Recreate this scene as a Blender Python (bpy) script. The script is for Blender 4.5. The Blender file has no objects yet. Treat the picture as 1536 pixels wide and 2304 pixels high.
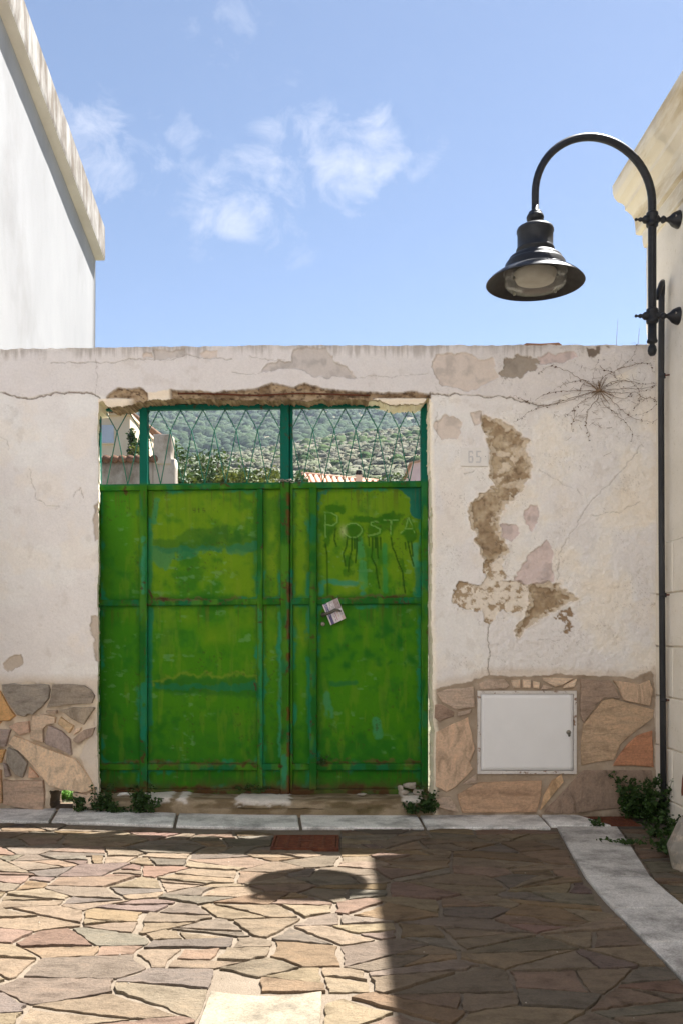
import bpy, math, random
import numpy as np
from mathutils import Vector

random.seed(7)
RNG = np.random.default_rng(11)
scene = bpy.context.scene
COL = scene.collection

# ------------------------------------------------------------------ camera
F, YH, H = 2050.0, 1430.0, 1.02          # focal length and horizon in photo pixels, eye height (m)
cam = bpy.data.cameras.new("camera")
cam.sensor_fit = 'VERTICAL'; cam.sensor_height = 36.0
cam.lens = F / 2304.0 * 36.0
cam.shift_y = (YH - 1152.0) / 2304.0
cam.clip_start = 0.05; cam.clip_end = 5000
camo = bpy.data.objects.new("camera", cam); COL.objects.link(camo)
camo.location = (0, 0, H); camo.rotation_euler = (math.radians(90), 0, 0)
scene.camera = camo

# ------------------------------------------------------------------ light
SUN = Vector((0.40, 0.335, 1.0)).normalized()            # towards the sun
ELEV = math.asin(SUN.z); AZ = math.atan2(SUN.x, SUN.y)
world = bpy.data.worlds.new("World"); scene.world = world; world.use_nodes = True
sun = bpy.data.lights.new("sun", 'SUN'); sun.energy = 5.0; sun.angle = math.radians(0.55)
sun.color = (1.0, 0.97, 0.925)
suno = bpy.data.objects.new("sun", sun); COL.objects.link(suno)
suno.rotation_euler = SUN.to_track_quat('Z', 'Y').to_euler(); suno.location = (6, 6, 14)
SKY_STRENGTH = 0.05
scene.view_settings.view_transform = 'Standard'; scene.view_settings.look = 'None'
scene.view_settings.exposure = 2.0; scene.view_settings.gamma = 1.0
scene.view_settings.use_curve_mapping = False
scene.cycles.use_denoising = True
scene.cycles.max_bounces = 10; scene.cycles.diffuse_bounces = 6
scene.cycles.volume_bounces = 0
scene.cycles.sample_clamp_indirect = 8.0


def lin(r, g, b, k=1.0):
    o = []
    for c in (r, g, b):
        c /= 255.0
        o.append((c / 12.92 if c <= 0.04045 else ((c + 0.055) / 1.055) ** 2.4) * k)
    return np.array(o)


def build_world():
    nt = world.node_tree; N = nt.nodes; L = nt.links; N.clear()
    out = N.new('ShaderNodeOutputWorld'); bg = N.new('ShaderNodeBackground')
    bg.inputs['Strength'].default_value = SKY_STRENGTH
    L.new(bg.outputs[0], out.inputs[0])
    sky = N.new('ShaderNodeTexSky'); sky.sky_type = 'NISHITA'; sky.sun_disc = False
    sky.sun_elevation = ELEV; sky.sun_rotation = AZ
    sky.altitude = 50; sky.air_density = 0.68; sky.dust_density = 0.35; sky.ozone_density = 0.4
    tc = N.new('ShaderNodeTexCoord')
    nrm = N.new('ShaderNodeVectorMath'); nrm.operation = 'NORMALIZE'
    L.new(tc.outputs['Generated'], nrm.inputs[0])

    def m(op, a, b=None, clamp=False):
        n = N.new('ShaderNodeMath'); n.operation = op; n.use_clamp = clamp
        for i, v in enumerate((a, b)):
            if v is None: continue
            if isinstance(v, (int, float)): n.inputs[i].default_value = v
            else: L.new(v, n.inputs[i])
        return n.outputs[0]

    def noise(scale, detail, rough, dist=0.0, stretch=(1, 1, 1)):
        mp = N.new('ShaderNodeMapping'); mp.inputs['Scale'].default_value = stretch
        L.new(nrm.outputs[0], mp.inputs[0])
        n = N.new('ShaderNodeTexNoise'); n.inputs['Scale'].default_value = scale
        n.inputs['Detail'].default_value = detail; n.inputs['Roughness'].default_value = rough
        n.inputs['Distortion'].default_value = dist
        L.new(mp.outputs[0], n.inputs['Vector']); return n.outputs['Fac']

    fine = noise(23.0, 11.0, 0.62, 0.5, (1, 1, 1.35))
    broad = noise(3.1, 3.0, 0.5)
    # puffs of fair-weather cloud: direction (from the photo's bearings), angular radius, weight
    puffs = [(680, 350, 105, .8), (762, 385, 85, 1.0), (855, 325, 62, 1.0), (620, 330, 60, .7), (740, 430, 60, .7), (945, 345, 55, .55),
             (545, 440, 72, 1.0), (480, 462, 62, .8), (590, 460, 45, .7), (190, 330, 90, .9), (235, 385, 60, .9),
             (400, 355, 80, .6), (345, 400, 55, .5), (640, 552, 60, .45), (500, 45, 80, .5), (440, 525, 70, .4), (270, 350, 60, .35)]
    tot = None
    for px, py, r, w in puffs:
        d = Vector(((px - 768) / F, 1.0, (YH - py) / F)).normalized()
        dp = N.new('ShaderNodeVectorMath'); dp.operation = 'DOT_PRODUCT'
        L.new(nrm.outputs[0], dp.inputs[0]); dp.inputs[1].default_value = d
        ang = r / F / (1 + ((YH - py) / F) ** 2) ** .5 * 1.8
        mr = N.new('ShaderNodeMapRange'); mr.interpolation_type = 'SMOOTHSTEP'
        L.new(dp.outputs['Value'], mr.inputs[0])
        mr.inputs[1].default_value = math.cos(ang); mr.inputs[2].default_value = 1.0
        mr.inputs[3].default_value = 0.0; mr.inputs[4].default_value = w
        tot = mr.outputs[0] if tot is None else m('MAXIMUM', tot, mr.outputs[0])
    stray = m('MULTIPLY', m('SUBTRACT', broad, 0.60, True), 3.0, True)      # the same thin cloud over the rest of the sky
    cover = m('MAXIMUM', tot, stray)
    dens = m('MULTIPLY', m('SUBTRACT', m('ADD', m('MULTIPLY', fine, 1.7), m('MULTIPLY', cover, 0.46)), 1.07), 1.9, True)
    dens = m('MULTIPLY', dens, m('MULTIPLY', cover, 1.5, True))
    mix = N.new('ShaderNodeMix'); mix.data_type = 'RGBA'
    L.new(m('MULTIPLY', dens, 0.62), mix.inputs['Factor'])
    pale = N.new('ShaderNodeMix'); pale.data_type = 'RGBA'; pale.inputs['Factor'].default_value = 0.0
    L.new(sky.outputs[0], pale.inputs['A']); pale.inputs['B'].default_value = (4.3, 4.6, 5.0, 1)
    L.new(pale.outputs['Result'], mix.inputs['A']); mix.inputs['B'].default_value = (4.6, 4.8, 5.5, 1)
    L.new(mix.outputs['Result'], bg.inputs['Color'])


build_world()

# ------------------------------------------------------------------ helpers
ORG = {}


def W(px, py, d):
    return Vector(((px - 768.0) * d / F, d, H + (YH - py) * d / F))


def gpt(px, py, z=0.0):
    d = (H - z) * F / (py - YH)
    return Vector(((px - 768.0) * d / F, d, z))


def smooth(a, b, x):
    t = np.clip((x - a) / (b - a), 0, 1); return t * t * (3 - 2 * t)


def _hash(ix, iy, seed):
    h = (ix.astype(np.int64) * 374761393 + iy.astype(np.int64) * 668265263 + seed * 1442695041) & 0xffffffff
    h = ((h ^ (h >> 13)) * 1274126177) & 0xffffffff
    h = (h ^ (h >> 16)) & 0xffffffff
    return h / 4294967295.0


def vnoise(x, y, seed=0):
    x = np.asarray(x, float); y = np.asarray(y, float)
    ix = np.floor(x); iy = np.floor(y); fx = x - ix; fy = y - iy
    fx = fx * fx * (3 - 2 * fx); fy = fy * fy * (3 - 2 * fy)
    a = _hash(ix, iy, seed); b = _hash(ix + 1, iy, seed); c = _hash(ix, iy + 1, seed); d = _hash(ix + 1, iy + 1, seed)
    return (a * (1 - fx) + b * fx) * (1 - fy) + (c * (1 - fx) + d * fx) * fy


def fbm(x, y, octv=4, seed=0, gain=0.5):
    s = 0.0; a = 1.0; t = 0.0
    for o in range(octv):
        s = s + a * vnoise(x * 2 ** o + 13.7 * o, y * 2 ** o + 7.1 * o, seed + o); t += a; a *= gain
    return s / t


def sdf(poly, x, y, margin=30):
    """signed distance to a polygon (negative inside), far values outside its box"""
    P = np.asarray(poly, float); out = np.full(x.shape, 1e3)
    sel = (x > P[:, 0].min() - margin) & (x < P[:, 0].max() + margin) & (y > P[:, 1].min() - margin) & (y < P[:, 1].max() + margin)
    if not sel.any(): return out
    X = x[sel]; Y = y[sel]; d = np.full(X.shape, 1e9); ins = np.zeros(X.shape, bool)
    n = len(P)
    for i in range(n):
        a = P[i]; b = P[(i + 1) % n]; ab = b - a; L2 = (ab ** 2).sum() + 1e-9
        t = np.clip(((X - a[0]) * ab[0] + (Y - a[1]) * ab[1]) / L2, 0, 1)
        d = np.minimum(d, np.hypot(X - a[0] - t * ab[0], Y - a[1] - t * ab[1]))
        if a[1] != b[1]:
            cr = ((a[1] > Y) != (b[1] > Y)) & (X < (b[0] - a[0]) * (Y - a[1]) / (b[1] - a[1]) + a[0])
            ins ^= cr
    out[sel] = np.where(ins, -d, d); return out


def sdl(line, x, y, margin=30):
    """distance to a polyline"""
    P = np.asarray(line, float); out = np.full(x.shape, 1e3)
    sel = (x > P[:, 0].min() - margin) & (x < P[:, 0].max() + margin) & (y > P[:, 1].min() - margin) & (y < P[:, 1].max() + margin)
    if not sel.any(): return out
    X = x[sel]; Y = y[sel]; d = np.full(X.shape, 1e9)
    for i in range(len(P) - 1):
        a = P[i]; b = P[i + 1]; ab = b - a; L2 = (ab ** 2).sum() + 1e-9
        t = np.clip(((X - a[0]) * ab[0] + (Y - a[1]) * ab[1]) / L2, 0, 1)
        d = np.minimum(d, np.hypot(X - a[0] - t * ab[0], Y - a[1] - t * ab[1]))
    out[sel] = d; return out


def mixc(c, col, m):
    col = np.asarray(col)
    return c + (col - c) * (m[..., None] if np.ndim(m) else m)


def tag(o, label=None, cat=None, group=None, kind=None):
    if label: o['label'] = label
    if cat: o['category'] = cat
    if group: o['group'] = group
    if kind: o['kind'] = kind
    return o


def thing(name, loc, label, cat, group=None):
    o = bpy.data.objects.new(name, None); COL.objects.link(o)
    o.location = loc; o.empty_display_size = 0.1; ORG[o] = Vector(loc)
    return tag(o, label, cat, group)


def link(name, me, parent=None, origin=None):
    o = bpy.data.objects.new(name, me); COL.objects.link(o)
    if origin is None: origin = ORG[parent] if parent else Vector((0, 0, 0))
    origin = Vector(origin); ORG[o] = origin
    if parent:
        o.parent = parent; o.location = origin - ORG[parent]
    else:
        o.location = origin
    return o


def mk(name, verts, faces, mat, parent=None, smoothf=False, origin=None, cols=None, sharp=None):
    """one mesh object from world-space vertices"""
    if origin is None: origin = ORG[parent] if parent else Vector((0, 0, 0))
    ov = np.array(origin)
    v = np.asarray([tuple(p) for p in verts], dtype=np.float64) - ov if not isinstance(verts, np.ndarray) else verts - ov
    me = bpy.data.meshes.new(name)
    me.from_pydata([tuple(p) for p in v], [], [tuple(f) for f in faces]) if not isinstance(faces, np.ndarray) else fast_mesh(me, v, faces)
    if cols is not None:
        a = me.color_attributes.new('Col', 'FLOAT_COLOR', 'POINT')
        c4 = np.ones((len(v), 4), np.float32); c4[:, :3] = cols
        a.data.foreach_set('color', c4.ravel())
    me.materials.append(mat)
    if smoothf: me.polygons.foreach_set('use_smooth', [True] * len(me.polygons))
    me.update()
    return link(name, me, parent, origin)


def fast_mesh(me, v, faces):
    nv, nf, k = len(v), len(faces), faces.shape[1]
    me.vertices.add(nv); me.vertices.foreach_set('co', v.astype(np.float32).ravel())
    me.loops.add(nf * k); me.loops.foreach_set('vertex_index', faces.astype(np.int32).ravel())
    me.polygons.add(nf); me.polygons.foreach_set('loop_start', np.arange(0, nf * k, k, dtype=np.int32))
    me.update(calc_edges=True); me.validate()


def box(x0, x1, y0, y1, z0, z1):
    v = [(x0, y0, z0), (x1, y0, z0), (x1, y1, z0), (x0, y1, z0), (x0, y0, z1), (x1, y0, z1), (x1, y1, z1), (x0, y1, z1)]
    f = [(0, 3, 2, 1), (4, 5, 6, 7), (0, 1, 5, 4), (1, 2, 6, 5), (2, 3, 7, 6), (3, 0, 4, 7)]
    return v, f


def bbox_b(x0, x1, y0, y1, z0, z1, b):
    """box with chamfered top and front edges (octagonal frustum stack)"""
    v = []; f = []
    rings = [(0, z0), (0, z1 - b), (b, z1)]
    for i, z in rings:
        v += [(x0 + i, y0 + i, z), (x1 - i, y0 + i, z), (x1 - i, y1 - i, z), (x0 + i, y1 - i, z)]
    f.append((3, 2, 1, 0))
    for r in range(2):
        for k in range(4):
            a = r * 4 + k; c = r * 4 + (k + 1) % 4
            f.append((a, c, c + 4, a + 4))
    f.append((8, 9, 10, 11))
    return v, f


def merge(parts):
    V = []; Fc = []
    for v, f in parts:
        n = len(V); V += [tuple(p) for p in v]; Fc += [tuple(i + n for i in q) for q in f]
    return V, Fc


def tube(pts, r, n=8, cap=True):
    pts = [Vector(p) for p in pts]; V = []; Fc = []
    rr = r if isinstance(r, (list, tuple)) else [r] * len(pts)
    ref = None
    for i, p in enumerate(pts):
        t = (pts[min(i + 1, len(pts) - 1)] - pts[max(i - 1, 0)]).normalized()
        if ref is None:
            ref = Vector((0, 0, 1)) if abs(t.z) < .9 else Vector((0, 1, 0))
        u = (ref - t * ref.dot(t)).normalized(); ref = u; w = t.cross(u)
        for k in range(n):
            a = 2 * math.pi * k / n
            V.append(tuple(p + (u * math.cos(a) + w * math.sin(a)) * rr[i]))
    for i in range(len(pts) - 1):
        for k in range(n):
            a = i * n + k; b = i * n + (k + 1) % n
            Fc.append((a, b, b + n, a + n))
    if cap:
        Fc.append(tuple(range(n))[::-1]); Fc.append(tuple(range((len(pts) - 1) * n, len(pts) * n)))
    return V, Fc


def lathe(prof, c, axis=Vector((0, 0, 1)), n=32, close=False):
    """profile of (radius, height) about an axis through c"""
    axis = Vector(axis).normalized(); c = Vector(c)
    u = axis.orthogonal().normalized(); w = axis.cross(u); V = []; Fc = []
    for r, h in prof:
        for k in range(n):
            a = 2 * math.pi * k / n
            V.append(tuple(c + axis * h + (u * math.cos(a) + w * math.sin(a)) * max(r, 1e-4)))
    for i in range(len(prof) - 1):
        for k in range(n):
            a = i * n + k; b = i * n + (k + 1) % n
            Fc.append((a, b, b + n, a + n))
    Fc.append(tuple(range(n))[::-1]); Fc.append(tuple(range((len(prof) - 1) * n, len(prof) * n)))
    return V, Fc


# ------------------------------------------------------------------ materials
class Mat:
    def __init__(s, name, rough=0.8, spec=0.3):
        s.m = bpy.data.materials.new(name); s.m.use_nodes = True
        s.nt = s.m.node_tree; s.N = s.nt.nodes; s.L = s.nt.links
        s.b = s.N['Principled BSDF']; s.b.inputs['Roughness'].default_value = rough
        s.b.inputs['Specular IOR Level'].default_value = spec
        s.geo = None

    def pos(s, scale=(1, 1, 1)):
        g = s.N.new('ShaderNodeNewGeometry'); mp = s.N.new('ShaderNodeMapping')
        mp.inputs['Scale'].default_value = scale; s.L.new(g.outputs['Position'], mp.inputs[0]); return mp.outputs[0]

    def noise(s, scale, detail=4, rough=0.55, stretch=(1, 1, 1), dist=0.0):
        n = s.N.new('ShaderNodeTexNoise'); n.inputs['Scale'].default_value = scale; n.inputs['Detail'].default_value = detail
        n.inputs['Roughness'].default_value = rough; n.inputs['Distortion'].default_value = dist
        s.L.new(s.pos(stretch), n.inputs['Vector']); return n.outputs['Fac']

    def ramp(s, fac, stops):
        r = s.N.new('ShaderNodeValToRGB'); e = r.color_ramp.elements
        while len(e) < len(stops): e.new(0.5)
        for el, (p, c) in zip(e, stops):
            el.position = p; el.color = (*c[:3], 1)
        s.L.new(fac, r.inputs[0]); return r.outputs[0]

    def mul(s, a, b, fac=1.0, mode='MULTIPLY'):
        n = s.N.new('ShaderNodeMix'); n.data_type = 'RGBA'; n.blend_type = mode
        if isinstance(fac, (int, float)): n.inputs['Factor'].default_value = fac
        else: s.L.new(fac, n.inputs['Factor'])
        for k, v in (('A', a), ('B', b)):
            if hasattr(v, 'is_linked'): s.L.new(v, n.inputs[k])
            else: n.inputs[k].default_value = (*v[:3], 1)
        return n.outputs['Result']

    def color(s, c):
        if hasattr(c, 'is_linked'): s.L.new(c, s.b.inputs['Base Color'])
        else: s.b.inputs['Base Color'].default_value = (*c[:3], 1)
        return s

    def bump(s, fac, strength=0.3, dist=0.01):
        n = s.N.new('ShaderNodeBump'); n.inputs['Strength'].default_value = strength; n.inputs['Distance'].default_value = dist
        s.L.new(fac, n.inputs['Height']); s.L.new(n.outputs[0], s.b.inputs['Normal']); return s

    def attr(s, name='Col'):
        a = s.N.new('ShaderNodeAttribute'); a.attribute_name = name; return a.outputs['Color']

    def objcol(s):
        return s.N.new('ShaderNodeObjectInfo').outputs['Color']


G = lambda v: (v, v, v)
M = {}


def painted(name, rough, spec, nscale, amp, bscale, bstr, bdist, fine=0.0, gain=1.0):
    m = Mat(name, rough, spec)
    v = m.ramp(m.noise(nscale, 6, 0.65), [(0.25, G(1 - amp)), (0.75, G(1 + amp * .6))])
    c = m.mul(m.mul(m.attr(), (gain, gain, gain)), v)
    if fine:
        v2 = m.ramp(m.noise(nscale * 9, 3, 0.7), [(0.3, G(1 - fine)), (0.7, G(1 + fine))]); c = m.mul(c, v2)
    m.color(c).bump(m.noise(bscale, 5, 0.6), bstr, bdist)
    return m.m


M['plaster'] = painted('weathered_plaster', 0.92, 0.12, 9, 0.05, 45, 0.6, 0.009, 0.05, 1.27)
M['gate'] = painted('faded_green_enamel', 0.55, 0.07, 14, 0.10, 25, 0.12, 0.004, 0.05, 1.15)
M['print'] = painted('printed_paper', 0.75, 0.2, 60, 0.03, 80, 0.05, 0.001)
M['concrete'] = painted('mossy_concrete', 0.95, 0.1, 20, 0.18, 90, 0.6, 0.008, 0.15)


def stone_mat(name, rough=0.85, grain=(1, 1, 1), gscale=6.0, amp=0.28, bstr=0.5, bdist=0.006, spec=0.12, spots=True):
    m = Mat(name, rough, spec)
    c = m.objcol()
    big = m.ramp(m.noise(gscale, 5, 0.6, grain, 0.6), [(0.28, (1 - amp, 1 - amp * 1.05, 1 - amp * 1.1)), (0.5, G(1)), (0.75, (1 + amp * .55, 1 + amp * .42, 1 + amp * .3))])
    c = m.mul(c, big)
    if spots:
        c = m.mul(c, m.ramp(m.noise(gscale * 11, 4, 0.75), [(0.3, G(0.80)), (0.6, G(1.1))]))
    m.color(c).bump(m.noise(gscale * 5, 7, 0.68, grain), bstr, bdist)
    return m.m


M['paver'] = stone_mat('schist_paving', 0.8, (1, 1.8, 1), 11, 0.42, 0.9, 0.014)
M['clad'] = stone_mat('sandstone_cladding', 0.9, (1.0, 1, 3.6), 7, 0.38, 0.9, 0.014)
M['clad2'] = stone_mat('sandstone_cladding_diagonal', 0.9, (2.8, 1, 1.2), 7, 0.38, 0.9, 0.014)

m = Mat('granite', 0.75, 0.3)
c = m.mul(m.objcol(), m.ramp(m.noise(150, 3, 0.8), [(0.35, G(0.68)), (0.5, G(1)), (0.66, G(1.22))]))
c = m.mul(c, m.ramp(m.noise(4.2, 7, 0.72), [(0.34, (0.36, 0.355, 0.35)), (0.56, G(1.0))]))
m.color(c).bump(m.noise(130, 3, 0.7), 0.3, 0.003); M['granite'] = m.m

m = Mat('sandy_mortar', 0.95, 0.1)
c = m.ramp(m.noise(9, 6, 0.7), [(0.3, (0.15, 0.120, 0.090)), (0.7, (0.21, 0.172, 0.132))])
c = m.mul(c, m.ramp(m.noise(220, 3, 0.8), [(0.3, G(0.72)), (0.7, G(1.2))]))
m.color(c).bump(m.noise(160, 4, 0.7), 0.8, 0.006); M['mortar'] = m.m

m = Mat('lamp_black_paint', 0.42, 0.45)
m.color(m.ramp(m.noise(40, 4, 0.6), [(0.3, (0.012, 0.013, 0.016)), (0.7, (0.022, 0.023, 0.027))])).bump(m.noise(90, 3, 0.6), 0.08, 0.002); M['black'] = m.m; m.b.inputs['Specular IOR Level'].default_value = 0.28
m = Mat('lamp_inside', 0.7, 0.2); m.color(m.ramp(m.noise(30, 3), [(0.3, (0.02, 0.017, 0.015)), (0.7, (0.035, 0.03, 0.026))])); M['lampin'] = m.m
m = Mat('lamp_reflector', 0.5, 0.3); m.color(m.ramp(m.noise(12, 4), [(0.3, (0.36, 0.32, 0.25)), (0.7, (0.50, 0.46, 0.38))])); M['reflector'] = m.m
m = Mat('dusty_lamp_glass', 0.12, 0.5)
m.color(m.ramp(m.noise(30, 4), [(0.3, (0.35, 0.33, 0.28)), (0.7, (0.5, 0.48, 0.42))]))
m.b.inputs['Alpha'].default_value = 0.2; M['lampglass'] = m.m
m = Mat('dark_conduit', 0.6, 0.3); m.color(m.ramp(m.noise(8, 5, 0.6, (1, 1, .3)), [(0.35, (0.022, 0.022, 0.024)), (0.7, (0.05, 0.05, 0.052))])); M['conduit'] = m.m
m = Mat('rusty_iron', 0.85, 0.25)
m.color(m.ramp(m.noise(30, 6, 0.7), [(0.25, (0.055, 0.018, 0.010)), (0.5, (0.115, 0.036, 0.018)), (0.75, (0.19, 0.07, 0.032))])).bump(m.noise(140, 4), 0.5, 0.003); M['rust'] = m.m
m = Mat('bare_steel', 0.45, 0.5); m.b.inputs['Metallic'].default_value = 0.8
m.color(m.ramp(m.noise(50, 4), [(0.3, (0.20, 0.17, 0.13)), (0.7, (0.36, 0.33, 0.28))])); M['steel'] = m.m
m = Mat('dark_brass', 0.5, 0.4); m.b.inputs['Metallic'].default_value = 0.5
m.color(m.ramp(m.noise(60, 4), [(0.3, (0.07, 0.065, 0.05)), (0.7, (0.15, 0.14, 0.11))])); M['brass'] = m.m


def foliage_mat(name, a, b, c3, scale=9.0, trans=0.25):
    m = Mat(name, 0.55, 0.3)
    col = m.ramp(m.noise(scale, 3, 0.7), [(0.28, a), (0.52, b), (0.75, c3)])
    m.color(col)
    tr = m.N.new('ShaderNodeBsdfTranslucent'); m.L.new(col, tr.inputs[0])
    ms = m.N.new('ShaderNodeMixShader'); ms.inputs[0].default_value = trans
    m.L.new(m.b.outputs[0], ms.inputs[1]); m.L.new(tr.outputs[0], ms.inputs[2])
    m.L.new(ms.outputs[0], m.N['Material Output'].inputs[0]); return m.m


M['weed'] = foliage_mat('weed_leaves', (0.018, 0.042, 0.008), (0.035, 0.075, 0.014), (0.065, 0.12, 0.028), 28)
M['grass'] = foliage_mat('courtyard_grass', (0.06, 0.15, 0.02), (0.10, 0.22, 0.03), (0.18, 0.28, 0.05), 20)
M['straw'] = foliage_mat('dry_straw', (0.22, 0.15, 0.08), (0.34, 0.25, 0.14), (0.45, 0.36, 0.22), 20, 0.1)
M['shrub'] = foliage_mat('garden_shrub', (0.025, 0.05, 0.012), (0.05, 0.085, 0.02), (0.11, 0.13, 0.03), 1.2)
M['shrub2'] = foliage_mat('garden_shrub_yellowish', (0.05, 0.07, 0.015), (0.10, 0.12, 0.025), (0.20, 0.19, 0.04), 1.6)
M['scrub'] = foliage_mat('hill_scrub', (0.055, 0.065, 0.03), (0.13, 0.135, 0.085), (0.21, 0.20, 0.14), 0.10, 0.15)
M['forest'] = foliage_mat('hill_forest', (0.014, 0.028, 0.012), (0.03, 0.05, 0.018), (0.055, 0.078, 0.026), 0.05, 0.15)
m = Mat('hill_canopy', 0.9, 0.08)
c = m.mul(m.attr(), m.ramp(m.noise(1.1, 4, 0.7), [(0.3, G(0.75)), (0.7, G(1.2))])); m.color(c).bump(m.noise(1.6, 4, 0.7), 0.5, 0.5); M['canopy'] = m.m
m = Mat('twig', 0.9, 0.1); m.color(m.ramp(m.noise(60, 3), [(0.3, (0.16, 0.105, 0.065)), (0.7, (0.32, 0.23, 0.155))])); M['twig'] = m.m
m = Mat('dry_leaf', 0.9, 0.1); m.color(m.ramp(m.noise(60, 3), [(0.3, (0.06, 0.028, 0.014)), (0.7, (0.15, 0.075, 0.04))])); M['dryleaf'] = m.m


def plain(name, c0, c1, scale=6, rough=0.9, bscale=40, bstr=0.3, stretch=(1, 1, 1), extra=None):
    m = Mat(name, rough, 0.15)
    c = m.ramp(m.noise(scale, 6, 0.62, stretch), [(0.3, c0), (0.7, c1)])
    if extra:
        sc, st, lo, hi, dark = extra
        c = m.mul(c, m.ramp(m.noise(sc, 5, 0.7, st), [(lo, dark), (hi, G(1))]))
    m.color(c).bump(m.noise(bscale, 5, 0.65), bstr, 0.006); return m.m


M['white_render'] = plain('white_render', (0.27, 0.27, 0.275), (0.315, 0.315, 0.32), 3, 0.9, 60, 0.25, (1, 1, .35), (1.6, (1, 1, .55), 0.30, 0.46, (0.88, 0.87, 0.86)))
M['verge'] = plain('verge_render', (0.52, 0.48, 0.43), (0.62, 0.58, 0.52), 4, 0.9, 50, 0.4)
M['verge_face'] = plain('stained_verge_face', (0.38, 0.365, 0.35), (0.46, 0.45, 0.43), 5, 0.9, 50, 0.4, (1, 1, .3), (9, (1, 1, .22), 0.42, 0.72, (0.36, 0.31, 0.26)))
M['cream_render'] = plain('cream_render', (0.76, 0.70, 0.59), (0.86, 0.80, 0.70), 4, 0.9, 70, 0.35, (1, 1, 1), (40, (1, 1, 1), 0.26, 0.40, (0.72, 0.68, 0.6)))
M['cornice'] = plain('cornice_render', (0.72, 0.65, 0.52), (0.82, 0.76, 0.64), 5, 0.9, 40, 0.3, (1, .4, 1), (3.5, (1, .35, 2.2), 0.34, 0.5, (0.74, 0.66, 0.52)))
M['rooftile'] = plain('terracotta_tiles', (0.40, 0.22, 0.15), (0.56, 0.36, 0.26), 6, 0.9, 20, 0.4)
M['darktile'] = plain('old_roof_tiles', (0.12, 0.07, 0.05), (0.25, 0.14, 0.09), 4, 0.9, 20, 0.4)
M['far_cream'] = plain('far_cream_wall', (0.62, 0.50, 0.36), (0.74, 0.62, 0.47), 1.5, 0.9)
M['far_grey'] = plain('far_garden_wall', (0.42, 0.36, 0.30), (0.62, 0.55, 0.47), 1.6, 0.95, 20, 0.4, (1, 1, .5), (2.4, (1, 1, .6), 0.36, 0.58, (0.45, 0.42, 0.38)))
M['far_pink'] = plain('far_pink_wall', (0.66, 0.46, 0.45), (0.76, 0.58, 0.56), 2, 0.9)
M['shutter'] = plain('pale_shutter', (0.50, 0.54, 0.62), (0.58, 0.62, 0.70), 3, 0.6)
M['chimney'] = plain('chimney_black', (0.012, 0.012, 0.012), (0.03, 0.028, 0.026), 6, 0.9)
M['soil'] = plain('ochre_soil', (0.20, 0.13, 0.07), (0.36, 0.25, 0.15), 2, 0.95, 20, 0.6)
m = Mat('hillside_soil', 0.95, 0.1)
c = m.ramp(m.noise(0.06, 6, 0.65), [(0.3, (0.10, 0.105, 0.06)), (0.5, (0.16, 0.15, 0.10)), (0.72, (0.22, 0.185, 0.13))])
c = m.mul(c, m.ramp(m.noise(0.9, 4, 0.7), [(0.3, G(0.6)), (0.7, G(1.2))])); m.color(c).bump(m.noise(1.4, 4), 0.8, 0.5); M['hill'] = m.m
M['white_metal'] = plain('white_painted_steel', (0.80, 0.785, 0.77), (0.85, 0.835, 0.82), 5, 0.45, 60, 0.08, (1, 1, 1), (120, (1, 1, 1), 0.16, 0.22, (0.45, 0.38, 0.32)))
M['chipped_metal'] = plain('chipped_white_steel', (0.60, 0.55, 0.50), (0.74, 0.70, 0.66), 14, 0.6, 60, 0.3, (1, 1, 1), (26, (1, 1, 1), 0.35, 0.42, (0.36, 0.22, 0.14)))
M['tile_white'] = plain('old_number_tile', (0.76, 0.72, 0.67), (0.84, 0.80, 0.75), 30, 0.6, 60, 0.1)
M['digit'] = plain('faded_digit', (0.56, 0.54, 0.53), (0.68, 0.655, 0.635), 60, 0.7)
M['rubble'] = plain('broken_plaster', (0.24, 0.20, 0.16), (0.46, 0.41, 0.35), 30, 0.95, 80, 0.6)
M['dirt'] = plain('dark_dirt', (0.05, 0.042, 0.034), (0.12, 0.10, 0.08), 14, 0.95, 60, 0.8)
M['rock'] = plain('plastered_rock', (0.20, 0.18, 0.15), (0.34, 0.31, 0.27), 9, 0.95, 40, 0.8, (1, 1, 1), (12, (1, 1, 1), 0.36, 0.5, (1.9, 1.75, 1.6)))
M['brick'] = plain('old_red_brick', (0.16, 0.06, 0.035), (0.28, 0.12, 0.07), 20, 0.95, 60, 0.6)
M['earth'] = plain('courtyard_soil', (0.16, 0.12, 0.075), (0.30, 0.24, 0.15), 3, 0.95, 20, 0.6)

# ------------------------------------------------------------------ ground: paving, kerbs
YW = 5.125          # front face of the boundary wall
YB = YW + 0.22      # back face
YG = YW + 0.175     # gate plane
S = F / YW          # 400 photo pixels per metre on the wall


def gz(x):
    """the lane rises a little towards the left"""
    t = min(max((-x - 0.3) / 1.6, 0), 1); return 0.036 * t * t * (3 - 2 * t)


def ground_grid(name, x0, x1, y0, y1, dz, mat, nx=24, ny=4, kind='structure'):
    V = []; Fc = []
    for j in range(ny + 1):
        for i in range(nx + 1):
            x = x0 + (x1 - x0) * i / nx; V.append((x, y0 + (y1 - y0) * j / ny, gz(x) + dz))
    for j in range(ny):
        for i in range(nx):
            a = j * (nx + 1) + i; Fc.append((a, a + 1, a + nx + 2, a + nx + 1))
    return tag(mk(name, V, Fc, mat), kind=kind)


pave = ground_grid('pavement', -9, 4, -12, YW + 0.05, -0.004, M['mortar'], 60, 6)
tag(pave, 'sandy mortar bed of the crazy paving in the lane')


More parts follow.
